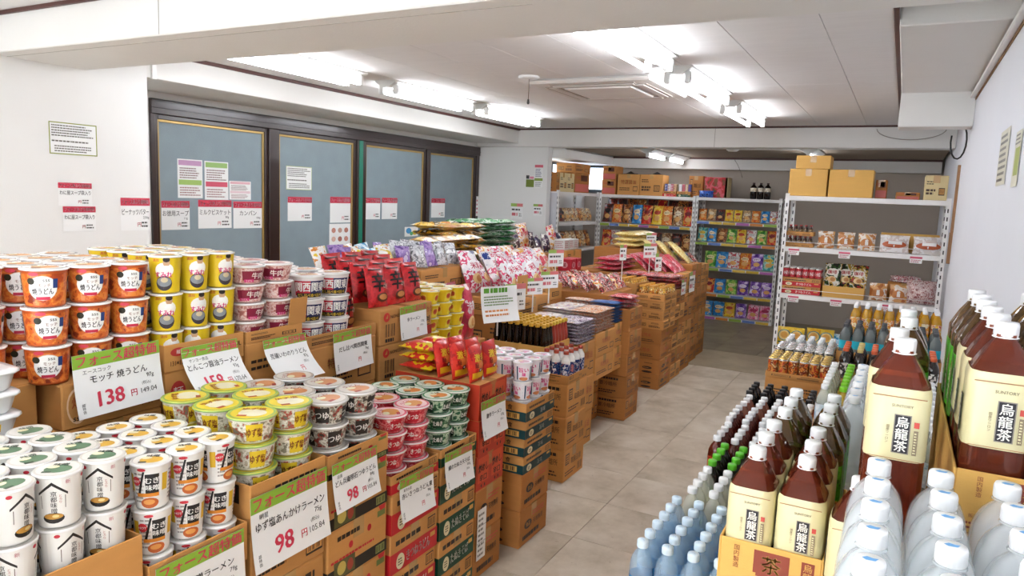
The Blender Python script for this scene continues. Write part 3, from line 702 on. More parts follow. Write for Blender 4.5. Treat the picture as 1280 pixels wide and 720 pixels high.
def art_kansai(d, r, h):
    R = r*.94; arc(d, '#efe8e4', .004, h*.88, -3.1, 3.1, R)
    for a in (0, 3.1):
        arc(d, '#c12338', h*.14, h*.78, a-1.0, a-.02, R, 1); arc(d, '#1b2358', h*.14, h*.78, a-.02, a+1.05, R, 1)
        d.text('関西', (a-.48)*R, h*.52, h*.42, WHT, 3, .05, R*.9); d.text('関東', (a+.5)*R, h*.52, h*.42, WHT, 3, .05, R*.9)
        arc(d, '#241d18', h*.06, h*.25, a-.9, a+.95, R, 2); d.text('だし比べ食べ比べ', a*R, h*.155, h*.15, '#e8c53a', 4, .03, R*1.6)
def art_hat(d, r, h):
    R = r*.92; arc(d, '#f0ede6', .004, h*.94, -3.1, 3.1, R)
    for a in (.1, 2.3, -2.1):
        x = a*R; y = h*.62
        d.poly([(x-r*.62, y), (x, y+h*.2), (x+r*.62, y), (x+r*.62, y+h*.045), (x, y+h*.262), (x-r*.62, y+h*.045)], '#241f1c', 1)
        for s in (-1, 1): d.rect(x+s*r*.5, y-h*.24, x+s*r*.5+.0012, y, '#5b4636', 1)
        d.text('京都味噌', x+r*.05, h*.5, h*.1, '#231b17', 2, .02, vert=True); d.text('とろり', x+r*.32, h*.56, h*.055, '#b5522a', 2, 0, vert=True)
        d.ell(x, h*.2, r*.47, h*.1, '#1b1715', 1, 16); d.ell(x, h*.235, r*.42, h*.055, '#c78f3a', 2, 16); d.ell(x+r*.1, h*.24, r*.15, h*.03, '#e6cf8a', 3, 10); d.ell(x-r*.62, h*.88, r*.12, h*.035, '#c92a3a', 2, 10); d.text('新', x+r*.62, h*.86, h*.08, '#c9707a', 2)
def art_miso(d, r, h):
    R = r*.92; arc(d, '#f1eee8', .004, h*.94, -3.1, 3.1, R)
    for a in (0, 2.2, -2.0):
        x = a*R; d.rect(x-r*.05, h*.36, x+r*.62, h*.8, '#1a1716', 1, (3, 1)); d.text('むぎ', x+r*.3, h*.66, h*.14, WHT, 3, .04); d.text('味噌', x+r*.3, h*.5, h*.13, WHT, 3, .03)
        d.poly([(x-r*.5, h*.3), (x-r*.35, h*.3), (x-.002, h*.86), (x-r*.15, h*.86)], '#1a1716', 2)
        d.rect(x-r*.5, h*.3, x+r*.62, h*.38, '#df8a25', 4, (4, 1)); d.ell(x+r*.15, h*.16, r*.46, h*.12, '#c9632a', 3, 16); d.ell(x+r*.12, h*.18, r*.3, h*.06, '#e8a253', 4, 12); d.ell(x-r*.52, h*.64, r*.24, h*.1, '#d2303c', 3, 14); d.text('HOT', x-r*.52, h*.64, h*.07, WHT, 4, .03); d.ell(x-r*.2, h*.9, r*.22, h*.035, '#d2303c', 3, 10)
        d.rect(x+r*.78, h*.4, x+r*1.1, h*.78, '#e6b92a', 1); d.lines(x+r*1.2, h*.15, x+r*1.75, h*.85, '#a7a09a', 8, 1, seed=5)
def art_bowl(cols, accent, word, back='#e9e6e0'):
    key = 'bowl_' + accent.strip('#')
    def art(d, r, h):
        R = r*.93; arc(d, printed(key, cols, 55), .006, h*.84, -3.1, 3.1, R)
        for a in (-1.1, .35, 1.9, -2.5):
            arc(d, accent, h*.12, h*.78, a-.36, a+.36, R, 1); d.text(word, a*R, h*.45, h*.36, WHT if accent not in ('#e7c62b',) else '#7a3a12', 2, .04, R*.66)
    return art
def lid_food(bg, food, ring=None, word='', wc='#b5261f'):
    def f(d, r):
        if ring: d.ell(0, 0, r*1.02, r*1.02, ring, 0, 22)
        d.ell(0, 0, r*.9, r*.9, bg, 1, 20); d.ell(r*.05, -r*.1, r*.6, r*.5, food, 2, 16); d.ell(-r*.25, r*.15, r*.28, r*.2, CRM, 3, 12)
        if word: d.text(word, 0, r*.45, r*.34, wc, 4, .04, r*1.2)
        d.rect(-r*.5, -r*.62, -r*.1, -r*.42, wc, 4)
    return f
RC = dict(orange=.0545, yellow=.0465, pink=.0605, kansai=.066, hat=.0432, miso=.0420, yuzu=.0622, grey=.0630, red=.0615, green=.0565, teal=.0432, bucket=.0535)   # rim radii
CUP = {}
CUP['orange'] = cup('noodle_cup', 'noodle cup', RC['orange'], .046, .104, surf('cup_orange', '#c75a24', .35, var=.15, scale=20, coat=.4), '#efe9e2', art_orange, lid_food('#ece5dc', '#d99a5a', None, '焼うどん', '#8e4a2a'))
CUP['yellow'] = cup('noodle_cup', 'noodle cup', RC['yellow'], .039, .117, surf('cup_yellow', '#dfbd1a', .35, coat=.4), '#f2efe6', art_yellow, lid_food('#efe7cf', '#d8b23a', None, 'すみれ', '#d6387a'))
CUP['pink'] = cup('noodle_bowl', 'noodle bowl', RC['pink'], .047, .064, surf('cup_pink', '#e0b9ae', .35, coat=.4), '#f1ece9', art_pink, lid_food('#ecd9d3', '#b87068', None, '牛肉'))
CUP['kansai'] = cup('noodle_bowl', 'noodle bowl', RC['kansai'], .055, .090, surf('cup_kansai', '#efe9e4', .35, coat=.4), '#f0ece8', art_kansai, lid_food('#ece6e2', '#d0a070', None, '関西風'))
CUP['hat'] = cup('noodle_cup', 'noodle cup', RC['hat'], .037, .114, surf('cup_hat', '#efece5', .35, coat=.4), '#f1efea', art_hat, lid_food('#d8d3cb', '#5a7a5c', '#c9c3b9', '味噌', '#39503c'))
CUP['miso'] = cup('noodle_cup', 'noodle cup', RC['miso'], .034, .109, surf('cup_miso', '#f0ede7', .35, coat=.4), '#f3f1ec', art_miso, lid_food('#e9e4da', '#e0b040', None, '味噌', '#1a1716'))
CUP['yuzu'] = cup('noodle_bowl', 'noodle bowl', RC['yuzu'], .051, .072, surf('bowl_yuzu', '#e8e2d2', .35, coat=.4), '#e7cf2b', art_bowl(['#8f8874', '#d9d3c0', '#efeade', '#c5bda6', '#b44d3c', '#7c7460'], '#e7c62b', 'ゆず塩'), lid_food('#e9d23a', '#e6dfc0', '#9cb95a', 'ゆず塩', '#b5522a'), rim='#9dba62')
CUP['grey'] = cup('noodle_bowl', 'noodle bowl', RC['grey'], .050, .0725, surf('bowl_grey', '#d9d5cc', .35, coat=.4), '#d8d2ca', art_bowl(['#4c463e', '#a59e90', '#dad5c8', '#8b8374', '#a83e34', '#3a342e'], '#2c2522', 'つゆ'), lid_food('#d6cfc6', '#d4905e', '#b8b0a6', 'うどん', '#a8322c'))
CUP['red'] = cup('noodle_bowl', 'noodle bowl', RC['red'], .048, .0625, surf('bowl_red', '#d8404a', .35, coat=.4), '#f0d6d4', art_bowl(['#b81f30', '#d8404a', '#e98a8a', '#d8404a', '#f1d9d2'], '#c2182c', 'きつね'), lid_food('#efc9c9', '#e0953e', '#d9566a', 'うどん', '#c2182c'), rim='#f2e2e0')
CUP['green'] = cup('noodle_bowl', 'noodle bowl', RC['green'], .045, .0615, surf('bowl_green', '#2e6b46', .35, coat=.4), '#e3e8dc', art_bowl(['#1d4a30', '#2e6b46', '#a9c2a4', '#c8d8c0', '#2e6b46'], '#0f3a24', 'たぬき'), lid_food('#dfe8da', '#e08a3a', '#3a8a50', 'そば', '#1d5a34'), rim='#e6e9e0')
CUP['teal'] = cup('noodle_cup', 'noodle cup', RC['teal'], .036, .0845, surf('cup_teal', '#f0edf0', .35, coat=.4), '#edeaee',
    lambda d, r, h: [ (arc(d, '#f3eef2', .004, h*.92, -3.1, 3.1, r*.93), arc(d, '#144a68', .006, h*.8, .55, 1.35, r*.93, 0), arc(d, '#144a68', .006, h*.8, -1.3, -.75, r*.93, 0), arc(d, '#1f6a8a', .006, h*.8, -2.9, -2.4, r*.93, 0)), [(d.ell(a*r*.93, h*.56, r*.55, h*.3, '#f6eef2', 1, 16), d.text('旨い', a*r*.93, h*.62, h*.26, '#e0328a', 3, .06, r*.95), d.text('麺', a*r*.93, h*.38, h*.2, '#e0328a', 3, .05), d.ell(a*r*.93, h*.14, r*.5, h*.1, '#d98a5a', 2, 12)) for a in (-.2, 1.6, -2.0, 2.9)] ], lid_food('#efe9ec', '#cfa7b4', None, '旨い', '#e0328a'))
def art_bucket(d, r, h):
    R = r*.86; arc(d, '#f6d01a', .002, h*.9, -3.1, 3.1, R)
    for a in (0, 1.57, 3.14, -1.57): d.poly([(a*R-r*.4, h*.12), (a*R+r*.4, h*.12), (a*R+r*.28, h*.78), (a*R-r*.28, h*.78)], '#fbe34e', 1); d.ell(a*R, h*.5, r*.26, h*.22, '#e8843a', 2, 12); d.text('辣', a*R, h*.5, h*.3, '#c4302a', 3, .04)
CUP['bucket'] = cup('yellow_cup', 'noodle cup', RC['bucket'], .041, .066, surf('cup_bucket', '#f6d01a', .3, coat=.4), '#e9e6da', art_bucket, lid_food('#e8dfae', '#e0b53a', None, '', '#c4302a'), rim='#f1d535')

def cups(kind, xs, ys, n, z0, base, left='left', rotz=0, jit=.35, pitch=None, skip=None, grp=None):
    """layers of cups: xs rows going back from the aisle, ys positions along the aisle (left to right in view)"""
    p = CUP[kind]; hh = pitch or {'orange': .1055, 'yellow': .1185, 'pink': .0655, 'kansai': .0915, 'hat': .1155, 'miso': .1105, 'yuzu': .0735, 'grey': .074, 'red': .064, 'green': .063, 'teal': .086, 'bucket': .0675}[kind]
    for l in range(n):
        for i, x in enumerate(xs):
            for j, y in enumerate(ys):
                if skip and skip(i, j, l): continue
                spawn(p, (x + random.uniform(-.0004, .0004), y + random.uniform(-.0004, .0004), z0 + l*hh), '%s, %s, %s, %s from left' % (base, layer_word(l, n), 'front row' if i == 0 else ORD[i] + ' row back', nth(j)),
                      rot=(0, 0, rotz + random.uniform(-jit, jit)), group=grp)

# ---------------------------------------------------------------- bottles
capw = surf('cap_white', '#f4f4f4', .4, var=.02)
def ribbed_cap(b, r, z0, z1, m, seg=20):
    b.lathe([(r*.96, z0), (r, z0+.001), (r, z1-.003), (r*.93, z1), (.001, z1)], seg, m, close=False)
    for k in range(seg):
        a = 2*math.pi*k/seg; c, s = math.cos(a), math.sin(a); q = r*1.02
        b.add([(q*c - .0009*s, q*s + .0009*c, z0+.002), (q*c + .0009*s, q*s - .0009*c, z0+.002), (q*c + .0009*s, q*s - .0009*c, z1-.004), (q*c - .0009*s, q*s + .0009*c, z1-.004)], [(0, 1, 2, 3)], m)
def bottle500(bodym, capm, labelm, art=None, la=(.062, .128), h=.205, r=.0308, capdot=None, name='drink_bottle'):
    p = Proto(name, 'bottle'); k = h/.205; b = MB()
    pr = [(.026, 0), (.031, .006), (.0313, .022), (.0295, .027), (.0313, .032), (.0313, .055), (.0295, .060), (.0313, .065), (.0313, .128), (.0290, .150), (.0215, .168), (.0132, .180), (.0125, .188)]
    b.lathe([(a*r/.0313, z*k) for a, z in pr], 16, bodym); bi = p.part('bottle_body', b)
    if labelm:
        b = MB(); b.lathe([(r*1.012, la[0]*k), (r*1.012, la[1]*k)], 16, labelm, close=False); li = p.part('label_sleeve', b)
        if art:
            d = Dec(); art(d, r, la[0]*k, la[1]*k); b = MB(); d.put(b, lambda u, v, o: ((r*1.012+o)*math.cos(-math.pi/2 + u/r), (r*1.012+o)*math.sin(-math.pi/2 + u/r), v), du=.006); p.part('label_print', b, li)
    b = MB(); ribbed_cap(b, .0148, .186*k, .205*k, capm, 14)
    ci = p.part('cap', b)
    if capdot:
        d = Dec(); d.text(capdot[0], 0, 0, .013, capdot[1], 0, .02); b = MB(); d.put(b, plane_map((0, 0, .205*k), (1, 0, 0), (0, 1, 0)), .0003); p.part('cap_print', b, ci)
    return p
waterm = clear('pet_water', '#f0f7fc', '#b4cfe4', .66, .04)
water2 = clear('pet_water_large', '#f6f8f9', '#eef2f4', .62, .04)
clearm = clear('pet_clear', '#f8f8f2', '#e2e2d8', .66, .04)
team = clear('pet_oolong', '#dc9468', '#7a3420', .48)
greenteam = clear('pet_green_tea', '#c8a860', '#5e4220', .38)
darkm = clear('pet_dark', '#3a1c10', '#1d0f0a', .12)
redteam = clear('pet_red_tea', '#c46a3a', '#6a200f', .30)
def lab_water(d, r, z0, z1):
    for a in (0, 2.2, -2.2):
        x = a*r; d.poly([(x-.02, z0+.03), (x-.004, z0+.052), (x+.004, z0+.042), (x+.02, z0+.058), (x+.02, z0+.03)], '#e8eef2', 0); d.ell(x, z0+.012, .012, .007, '#d8484e', 1, 10); d.rect(x-.02, z0+.02, x+.02, z0+.03, '#1b5a9c', 1, (3, 1)); d.text('天然水', x, z0+.04, .012, '#16427e', 2, .02)
def lab_tea(d, r, z0, z1):
    for a in (0, 2.2, -2.2): d.ell(a*r, (z0+z1)/2, .012, .018, '#e9d9b0', 0, 12); d.text('茶', a*r, (z0+z1)/2, .02, '#3a1c10', 1, .03)
B5 = dict(
    water=bottle500(waterm, surf('cap_pale_blue', '#d7e9f7', .4), clear('label_blue_film', '#9cc8ea', '#2f8fc9', .25), lab_water, (.05, .112), capdot=('ヘ', '#8fc0e6')),
    clear=bottle500(clearm, capw, printed('label_yellowgreen', ['#d8d24a', '#e8e8e0', '#9cba4a', '#f0f0ea'], 60), None, (.05, .085)),
    green=bottle500(darkm, surf('cap_green', '#5fc22c', .4), printed('label_greentea', ['#2c5a1c', '#3f7a2a', '#1d3a14'], 60), lab_tea),
    amber=bottle500(redteam, capw, printed('label_redtea', ['#a8321e', '#c24a26', '#8a2414', '#e0b070'], 55), lab_tea),
    red=bottle500(redteam, capw, printed('label_redtea2', ['#8a1c1c', '#b22a26', '#5a1210', '#d8c0a0'], 55), lab_tea),
    peach=bottle500(clear('pet_peach', '#e0a890', '#b06a50', .35), capw, printed('label_peach', ['#d89a80', '#ead0c0', '#b05a44'], 55), None),
    black=bottle500(darkm, surf('cap_black', '#1c1c1e', .35), printed('label_coffee', ['#2a201a', '#4a3a2c', '#191310', '#c9b890'], 55), lab_tea),
    lime=bottle500(clear('pet_lime', '#e6d060', '#c0a020', .35), surf('cap_lime', '#7fd01e', .4), None, None),
    white=bottle500(clearm, capw, printed('label_white', ['#e8ecef', '#d0dae0', '#9cc0d8'], 55), None),
    orange=bottle500(darkm, surf('cap_orange', '#e0683a', .4), printed('label_mono', ['#efece8', '#2a2422', '#d8d2cc'], 42), None),
    cream=bottle500(darkm, surf('cap_cream', '#d6bf78', .4), printed('label_mono2', ['#2a2422', '#6a4a3a', '#1a1412'], 42), None),
    grey=bottle500(clear('pet_grey', '#cfd6d6', '#8a9290', .4), surf('cap_grey', '#4c4e52', .4), surf('label_cyan', '#1fb0c4', .35), None, (.062, .11)),
    juice=bottle500(clear('pet_juice', '#f0d060', '#d8a020', .25), capw, printed('label_juice', ['#e8c62a', '#e08a3a', '#f0e6c0', '#c4432c'], 50), None),
)
def sq_profile(H, sh=.75):
    return [(.84, 0), (.96, .008), (1, .02), (1, H*.16), (.955, H*.175), (1, H*.19), (1, H*.40), (1, H*.42), (1, H*sh), (.93, H*(sh+.025)), (.64, H*(sh+.105)), (.36, H*(sh+.165)), (.3, H*(sh+.178)), (.3, H*.945)]
def bottle2l(bodym, kind):
    p = Proto('large_drink_bottle', 'bottle'); H = .31; hw = .0425; sx, sy = (1.0, 1.12) if kind != 'water' else (.9, .97); b = MB()
    prof = sq_profile(H) if kind != 'water' else [(.84, 0), (.96, .008), (1, .02), (1, H*.3), (.97, H*.32), (1, H*.34), (1, H*.70), (.97, H*.755), (.89, H*.805), (.74, H*.85), (.54, H*.885), (.38, H*.905), (.32, H*.918), (.31, H*.945)]
    b.lathe([(r*hw, z) for r, z in prof], 24, bodym, sq=3.2 if kind != 'water' else 1.2, sx=sx, sy=sy)
    if kind != 'water':
        for q in range(9*24, 12*24): b.s[q] = False      # faceted shoulder
    p.part('bottle_body', b)
    def face(axis, off=.0012):
        if axis == 'f': return plane_map((0, -hw*sy-off, 0), (1, 0, 0), (0, 0, 1))
        if axis == 'l': return plane_map((-hw*sx-off, 0, 0), (0, -1, 0), (0, 0, 1))
        return plane_map((hw*sx+off, 0, 0), (0, 1, 0), (0, 0, 1))
    if kind == 'oolong':
        z0, z1 = H*.42, H*.745
        lm = surf('label_cream', '#ddd3a4', .35, var=.03, coat=.3)
        b = MB(); b.lathe([(hw*1.02, z0), (hw*1.02, z1), (hw*.96, z1+.010)], 24, lm, sq=3.2, sx=sx, sy=sy, close=False); li = p.part('label_sleeve', b)
        b = MB(); d = Dec(); x = .007
        d.rect(x-.0115, z0+.012, x+.0115, z0+.072, '#8c8378', 1); d.rect(x-.010, z0+.0135, x+.010, z0+.0705, '#1d1820', 2); d.text('烏龍茶', x, z0+.042, .0175, '#f4f0e4', 3, .03, vert=True)
        d.text('SUNTORY', x-.002, z0+.085, .006, '#6a5a44', 1, .01, .03); d.text('国産ウーロン', x-.019, z0+.04, .0045, '#6a4a34', 1, 0, vert=True); d.rect(x+.016, z0+.012, x+.022, z0+.05, '#8c7a60', 1); d.lines(x+.017, z0+.014, x+.021, z0+.048, '#e9e0b2', 8, 2, seed=4); d.rect(x+.0155, z0+.054, x+.0225, z0+.063, '#c2453a', 1)
        d.rect(-.036, z1-.0035, .036, z1-.002, '#a8744a', 1); d.rect(-.036, z0+.002, .036, z0+.003, '#a8744a', 1)
        d.put(b, face('f')); p.part('label_print', b, li); b = MB(); d2 = Dec(); d2.rect(-.012, z0+.010, .012, z0+.068, '#1d1820', 2); d2.text('烏龍茶', 0, z0+.039, .0175, '#f4f0e4', 3, .03, vert=True); d2.put(b, face('l')); p.part('label_print', b, li)
        cm = capw
    elif kind == 'green':
        z0, z1 = H*.30, H*.66
        b = MB(); b.lathe([(hw*1.02, z0), (hw*1.02, z1), (hw*.95, z1+.014)], 24, printed('label_vivid_green', ['#3f9a1c', '#5cc02a', '#4aae22', '#2c7a14'], 30), sq=3.2, sx=sx, sy=sy, close=False); li = p.part('label_sleeve', b)
        b = MB(); d = Dec(); d.text('緑茶', 0, (z0+z1)/2, .03, '#f0f0d8', 1, .03, vert=True); d.rect(.02, z0+.01, .026, z1-.01, '#c4432c', 1); d.put(b, face('f')); p.part('label_print', b, li); b = MB(); d.put(b, face('l')); p.part('label_print', b, li)
        cm = capw
    else:
        cm = capw
        b = MB()
        for z in (.05, .075, .1, .125): b.lathe([(hw*1.0, z), (hw*1.025, z+.004), (hw*1.0, z+.008)], 24, bodym, sq=1.2, sx=sx, sy=sy, close=False)
        p.part('rib', b)
    b = MB(); b.lathe([(.0155, H*.925), (.0175, H*.928), (.0155, H*.934)], 16, bodym if kind == 'water' else capw, close=False); p.part('neck_ring', b)
    b = MB(); ribbed_cap(b, .0158, H*.935, H, cm, 20); ci = p.part('cap', b)
    if kind == 'water':
        d = Dec(); d.poly([(-.008, .0), (-.003, .005), (.003, .003), (.008, .004), (.005, -.003), (-.004, -.004)], '#6fb0e6', 0); b = MB(); d.put(b, plane_map((0, 0, H), (1, 0, 0), (0, 1, 0)), .0004); p.part('cap_print', b, ci)
    return p
B2 = dict(oolong=bottle2l(team, 'oolong'), green=bottle2l(greenteam, 'green'), water=bottle2l(water2, 'water'))
def jar(name, r, h, bodym, capm, labm=None, lz=(.2, .75), cr=.9, ch=.14, seg=14, cat='jar', neck=None, word=None, wc='#7a2a18'):
    """small jar / can / bottle by revolution"""
    p = Proto(name, cat); b = MB()
    if neck: pr = [(r*.9, 0), (r, h*.03), (r, h*neck[0]), (r*.92, h*(neck[0]+.06)), (neck[1], h*neck[2]), (neck[1], h*.93)]
    else: pr = [(r*.92, 0), (r, h*.04), (r, h*(1-ch)), (r*.92, h*(1-ch)+.002)]
    b.lathe(pr, seg, bodym); p.part('body', b)
    if labm:
        b = MB(); b.lathe([(r*1.02, h*lz[0]), (r*1.02, h*lz[1])], seg, labm, close=False); li = p.part('label_sleeve', b)
        if word:
            d = Dec(); hh = h*(lz[1]-lz[0])
            for a in (-1.57, 0, 1.57): d.text(word, a*r, h*(lz[0]+lz[1])/2, hh*.45, wc, 1, .04, r*1.3)
            b = MB(); d.put(b, lambda u, v, o: ((r*1.02+o)*math.cos(u/r), (r*1.02+o)*math.sin(u/r), v), du=r*.25); p.part('label_print', b, li)
    b = MB(); c = (neck[1]*1.25 if neck else r*cr); z0 = h*(.90 if neck else 1-ch)
    b.lathe([(c, z0), (c, h*.985), (c*.93, h), (.001, h)], seg, capm, close=False); p.part('cap', b)
    return p
J = dict(
    soy=jar('sauce_bottle', .0195, .2, clear('soy_glass', '#3a2010', '#180d07', .12), surf('cap_ochre', '#d9a534', .4), printed('soy_label', ['#c98a3a', '#7a4a20', '#e8d8b0', '#4a2a14'], 60), (.06, .34), seg=12, cat='bottle', neck=(.5, .011, .8)),
    soyred=jar('sauce_bottle', .0195, .2, surf('red_sauce', '#a8382a', .3, coat=.5), surf('cap_yellow2', '#dcb83a', .4), printed('soyred_label', ['#8aa06a', '#e8e0c8', '#c4432c'], 60), (.06, .34), seg=12, cat='bottle', neck=(.5, .011, .8)),
    lotion=jar('dressing_bottle', .026, .175, surf('bottle_white', '#ece9e6', .3, coat=.4), surf('cap_brick', '#a8442e', .4), printed('dressing_label', ['#1f3a7e', '#e8e6ec', '#27508e', '#1f3a7e', '#c4787a'], 45), (.1, .62), seg=14, cat='bottle', neck=(.68, .012, .86)),
    coffee=jar('coffee_jar', .031, .115, printed('jar_gold', ['#c98a24', '#e0b045', '#8a5a1c', '#e9cf8a'], 45), surf('jar_lid', '#c58a2a', .35), printed('jar_label', ['#e8b02c', '#f6e6b0', '#c4641c', '#f0c84a'], 50), (.1, .7), seg=12, word='珈琲', wc='#7a3a14'),
    can=jar('drink_can', .0262, .104, surf('can_steel', '#c8c4bc', .25, metal=.8), surf('can_lid_gold', '#d8b458', .25, metal=.7), printed('can_label', ['#b4321e', '#d88a3a', '#7a2414', '#e8c890'], 45), (.05, .88), cr=.93, ch=.06, seg=14, cat='can'),
    cansilver=jar('drink_can', .0262, .104, surf('can_steel', '#c8c4bc', .25, metal=.8), surf('can_lid_silver', '#d9d9d9', .25, metal=.7), printed('can_label_w', ['#e8e4e0', '#2a2a2e', '#c8c4c0'], 45), (.05, .88), cr=.93, ch=.06, seg=14, cat='can'),
    canred=jar('drink_can', .0262, .092, surf('can_steel', '#c8c4bc', .25, metal=.8), surf('can_lid_white', '#ecebea', .3, metal=.3), surf('can_red', '#c42a36', .3, coat=.3), (.05, .88), cr=.93, ch=.06, seg=12, cat='can', word='小豆', wc='#f4f0ec'),
    greencap=jar('drink_bottle', .03, .2, clear('pet_white', '#f0f0f0', '#dcdfe0', .4), capw, surf('label_dkgreen', '#12583a', .35), (.62, .74), seg=12, cat='bottle', neck=(.74, .013, .9)),
    tonic=jar('tonic_bottle', .018, .1, surf('tonic_brown', '#4a2416', .25, coat=.4), surf('tonic_cap', '#b4322e', .4), printed('tonic_label', ['#2a1a1a', '#b49a6a', '#4a2020'], 70), (.1, .6), seg=10, cat='bottle', neck=(.6, .009, .85)),
    cola=jar('large_dark_bottle', .042, .22, clear('pet_cola', '#2a0f0a', '#160806', .1), surf('cap_dkred', '#3a1414', .4), printed('cola_label', ['#e8dcc8', '#c8b8a0'], 40), (.45, .68), seg=14, cat='bottle', neck=(.7, .014, .88)),
)

# ---------------------------------------------------------------- bags and packs
def bag(name, w, h, t, mat, art=None, cat='snack bag', nu=6, nv=8, seed=1):
    """pillow bag with crimped ends, standing on z=0, face towards +x"""
    R = random.Random(seed); p = Proto(name, cat); ph = [R.uniform(0, 6) for _ in range(6)]
    cr = .07
    def th(u, v):
        if v < cr or v > 1-cr: return .0012
        q = (v-cr)/(1-2*cr); s = max(0, math.sin(math.pi*u))**.5 * max(0, math.sin(math.pi*(q*.86+.05)))**.55
        return .0012 + t/2*s*(1 + .10*math.sin(9*u+ph[0])*math.sin(7*v+ph[1]) + .06*math.sin(17*v+ph[2]))
    def yz(u, v):
        pinch = 1 - .07*math.sin(math.pi*v)**.6
        return (u-.5)*w*pinch, v*h
    b = MB()
    b.grid(lambda u, v: (th(u, v), *yz(u, v)), nu, nv, mat); b.grid(lambda u, v: (-th(u, v), *yz(u, v)), nu, nv, mat, flip=True)
    for u in (0, 1):
        vs = []
        for j in range(nv+1):
            y, z = yz(u, j/nv); q = th(u, j/nv); vs += [(q, y, z), (-q, y, z)]
        b.add(vs, [(2*j, 2*j+1, 2*j+3, 2*j+2) if u == 1 else (2*j, 2*j+2, 2*j+3, 2*j+1) for j in range(nv)], mat)
    bi = p.part('bag_film', b)
    for z0, z1 in ((0, cr*h*.8), (h-cr*h*.8, h)):
        b = MB(); n = 10; vs = []
        for k in range(n+1):
            y = (k/n-.5)*w*.985; x = .0022 if k % 2 else .0013; vs += [(x, y, z0), (x, y, z1)]
        b.add(vs, [(2*k, 2*k+2, 2*k+3, 2*k+1) for k in range(n)], mat)
        p.part('crimp_seal', b)
    if art:
        d = Dec(); art(d, w, h); b = MB(); d.put(b, lambda x, y, o: (th(min(1, max(0, x/w+.5)), min(1, max(0, y/h))) + o + .0008, x, y), .0008, .0005, du=w*.08); p.part('print', b)
    return p
def pack(name, w, d, t, mat, sidem=None, cat='noodle pack', word=None):
    """flat flow-wrapped pack lying down: w along y, d along x, t thick"""
    p = Proto(name, cat); b = MB()
    def prof(u): return max(0, math.sin(math.pi*min(1, max(0, u))))**(.28 if t < .04 else .75)
    def top(u, v): return ((u-.5)*d, (v-.5)*w, t/2 + t/2*prof(u*.98+.01)*prof(v*.98+.01))
    def bot(u, v): return ((u-.5)*d, (v-.5)*w, t/2 - t/2*prof(u*.98+.01)*prof(v*.98+.01))
    b.grid(top, 5, 5, mat); b.grid(bot, 5, 5, mat, flip=True); p.part('pack_film', b)
    for s in (-1, 1): b = MB(); b.box(s*d/2-.006, s*d/2+.006, -w*(.46 if t < .04 else .3), w*(.46 if t < .04 else .3), t/2-.0006, t/2+.0006, mat); p.part('end_seal', b)
    if word:
        D = Dec(); D.rect(-w*.3, -d*.25, w*.3, d*.25, word[1], 0, (2, 2)); D.text(word[0], 0, 0, w*.3, word[2], 1, .04, w*.55); b = MB()
        D.put(b, lambda x, y, o: (-y, x, t + o + .0004)); p.part('print', b)
    return p
def art_shin(d, w, h):
    d.text('辛', -w*.05, h*.58, h*.46, '#171010', 2, .06); d.text('라면', w*.3, h*.48, h*.14, '#e8d8c8', 2, .02); d.ell(w*.1, h*.22, w*.3, h*.11, '#5a2414', 1, 14); d.ell(w*.12, h*.23, w*.22, h*.07, '#d08a4a', 2, 12); d.rect(-w*.4, h*.88, w*.2, h*.91, '#171010', 1, (3, 1))
def art_hot(d, w, h):
    d.rect(-w*.42, h*.09, w*.42, h*.26, '#e8b81a', 0, (6, 1)); d.text('激辛', 0, h*.66, h*.22, '#f5d23a', 2, .05, w*.7); d.ell(-w*.02, h*.45, w*.25, h*.12, '#e8843a', 1, 14); d.ell(w*.02, h*.3, w*.1, h*.06, '#1a1412', 2, 10); d.ell(w*.03, h*.3, w*.06, h*.035, '#f4f0ea', 3, 10); d.text('麺', -w*.25, h*.45, h*.14, '#7a1410', 2, .03)
def art_word(word, c, bg=None, y=.6):
    def f(d, w, h):
        if bg: d.ell(0, h*y, w*.36, h*.15, bg, 1, 16)
        d.text(word, 0, h*y, h*.17, c, 2, .05, w*.66); d.ell(0, h*.3, w*.26, h*.12, '#e8c890', 1, 14); d.ell(w*.06, h*.3, w*.15, h*.08, '#c98a4a', 2, 12)
    return f
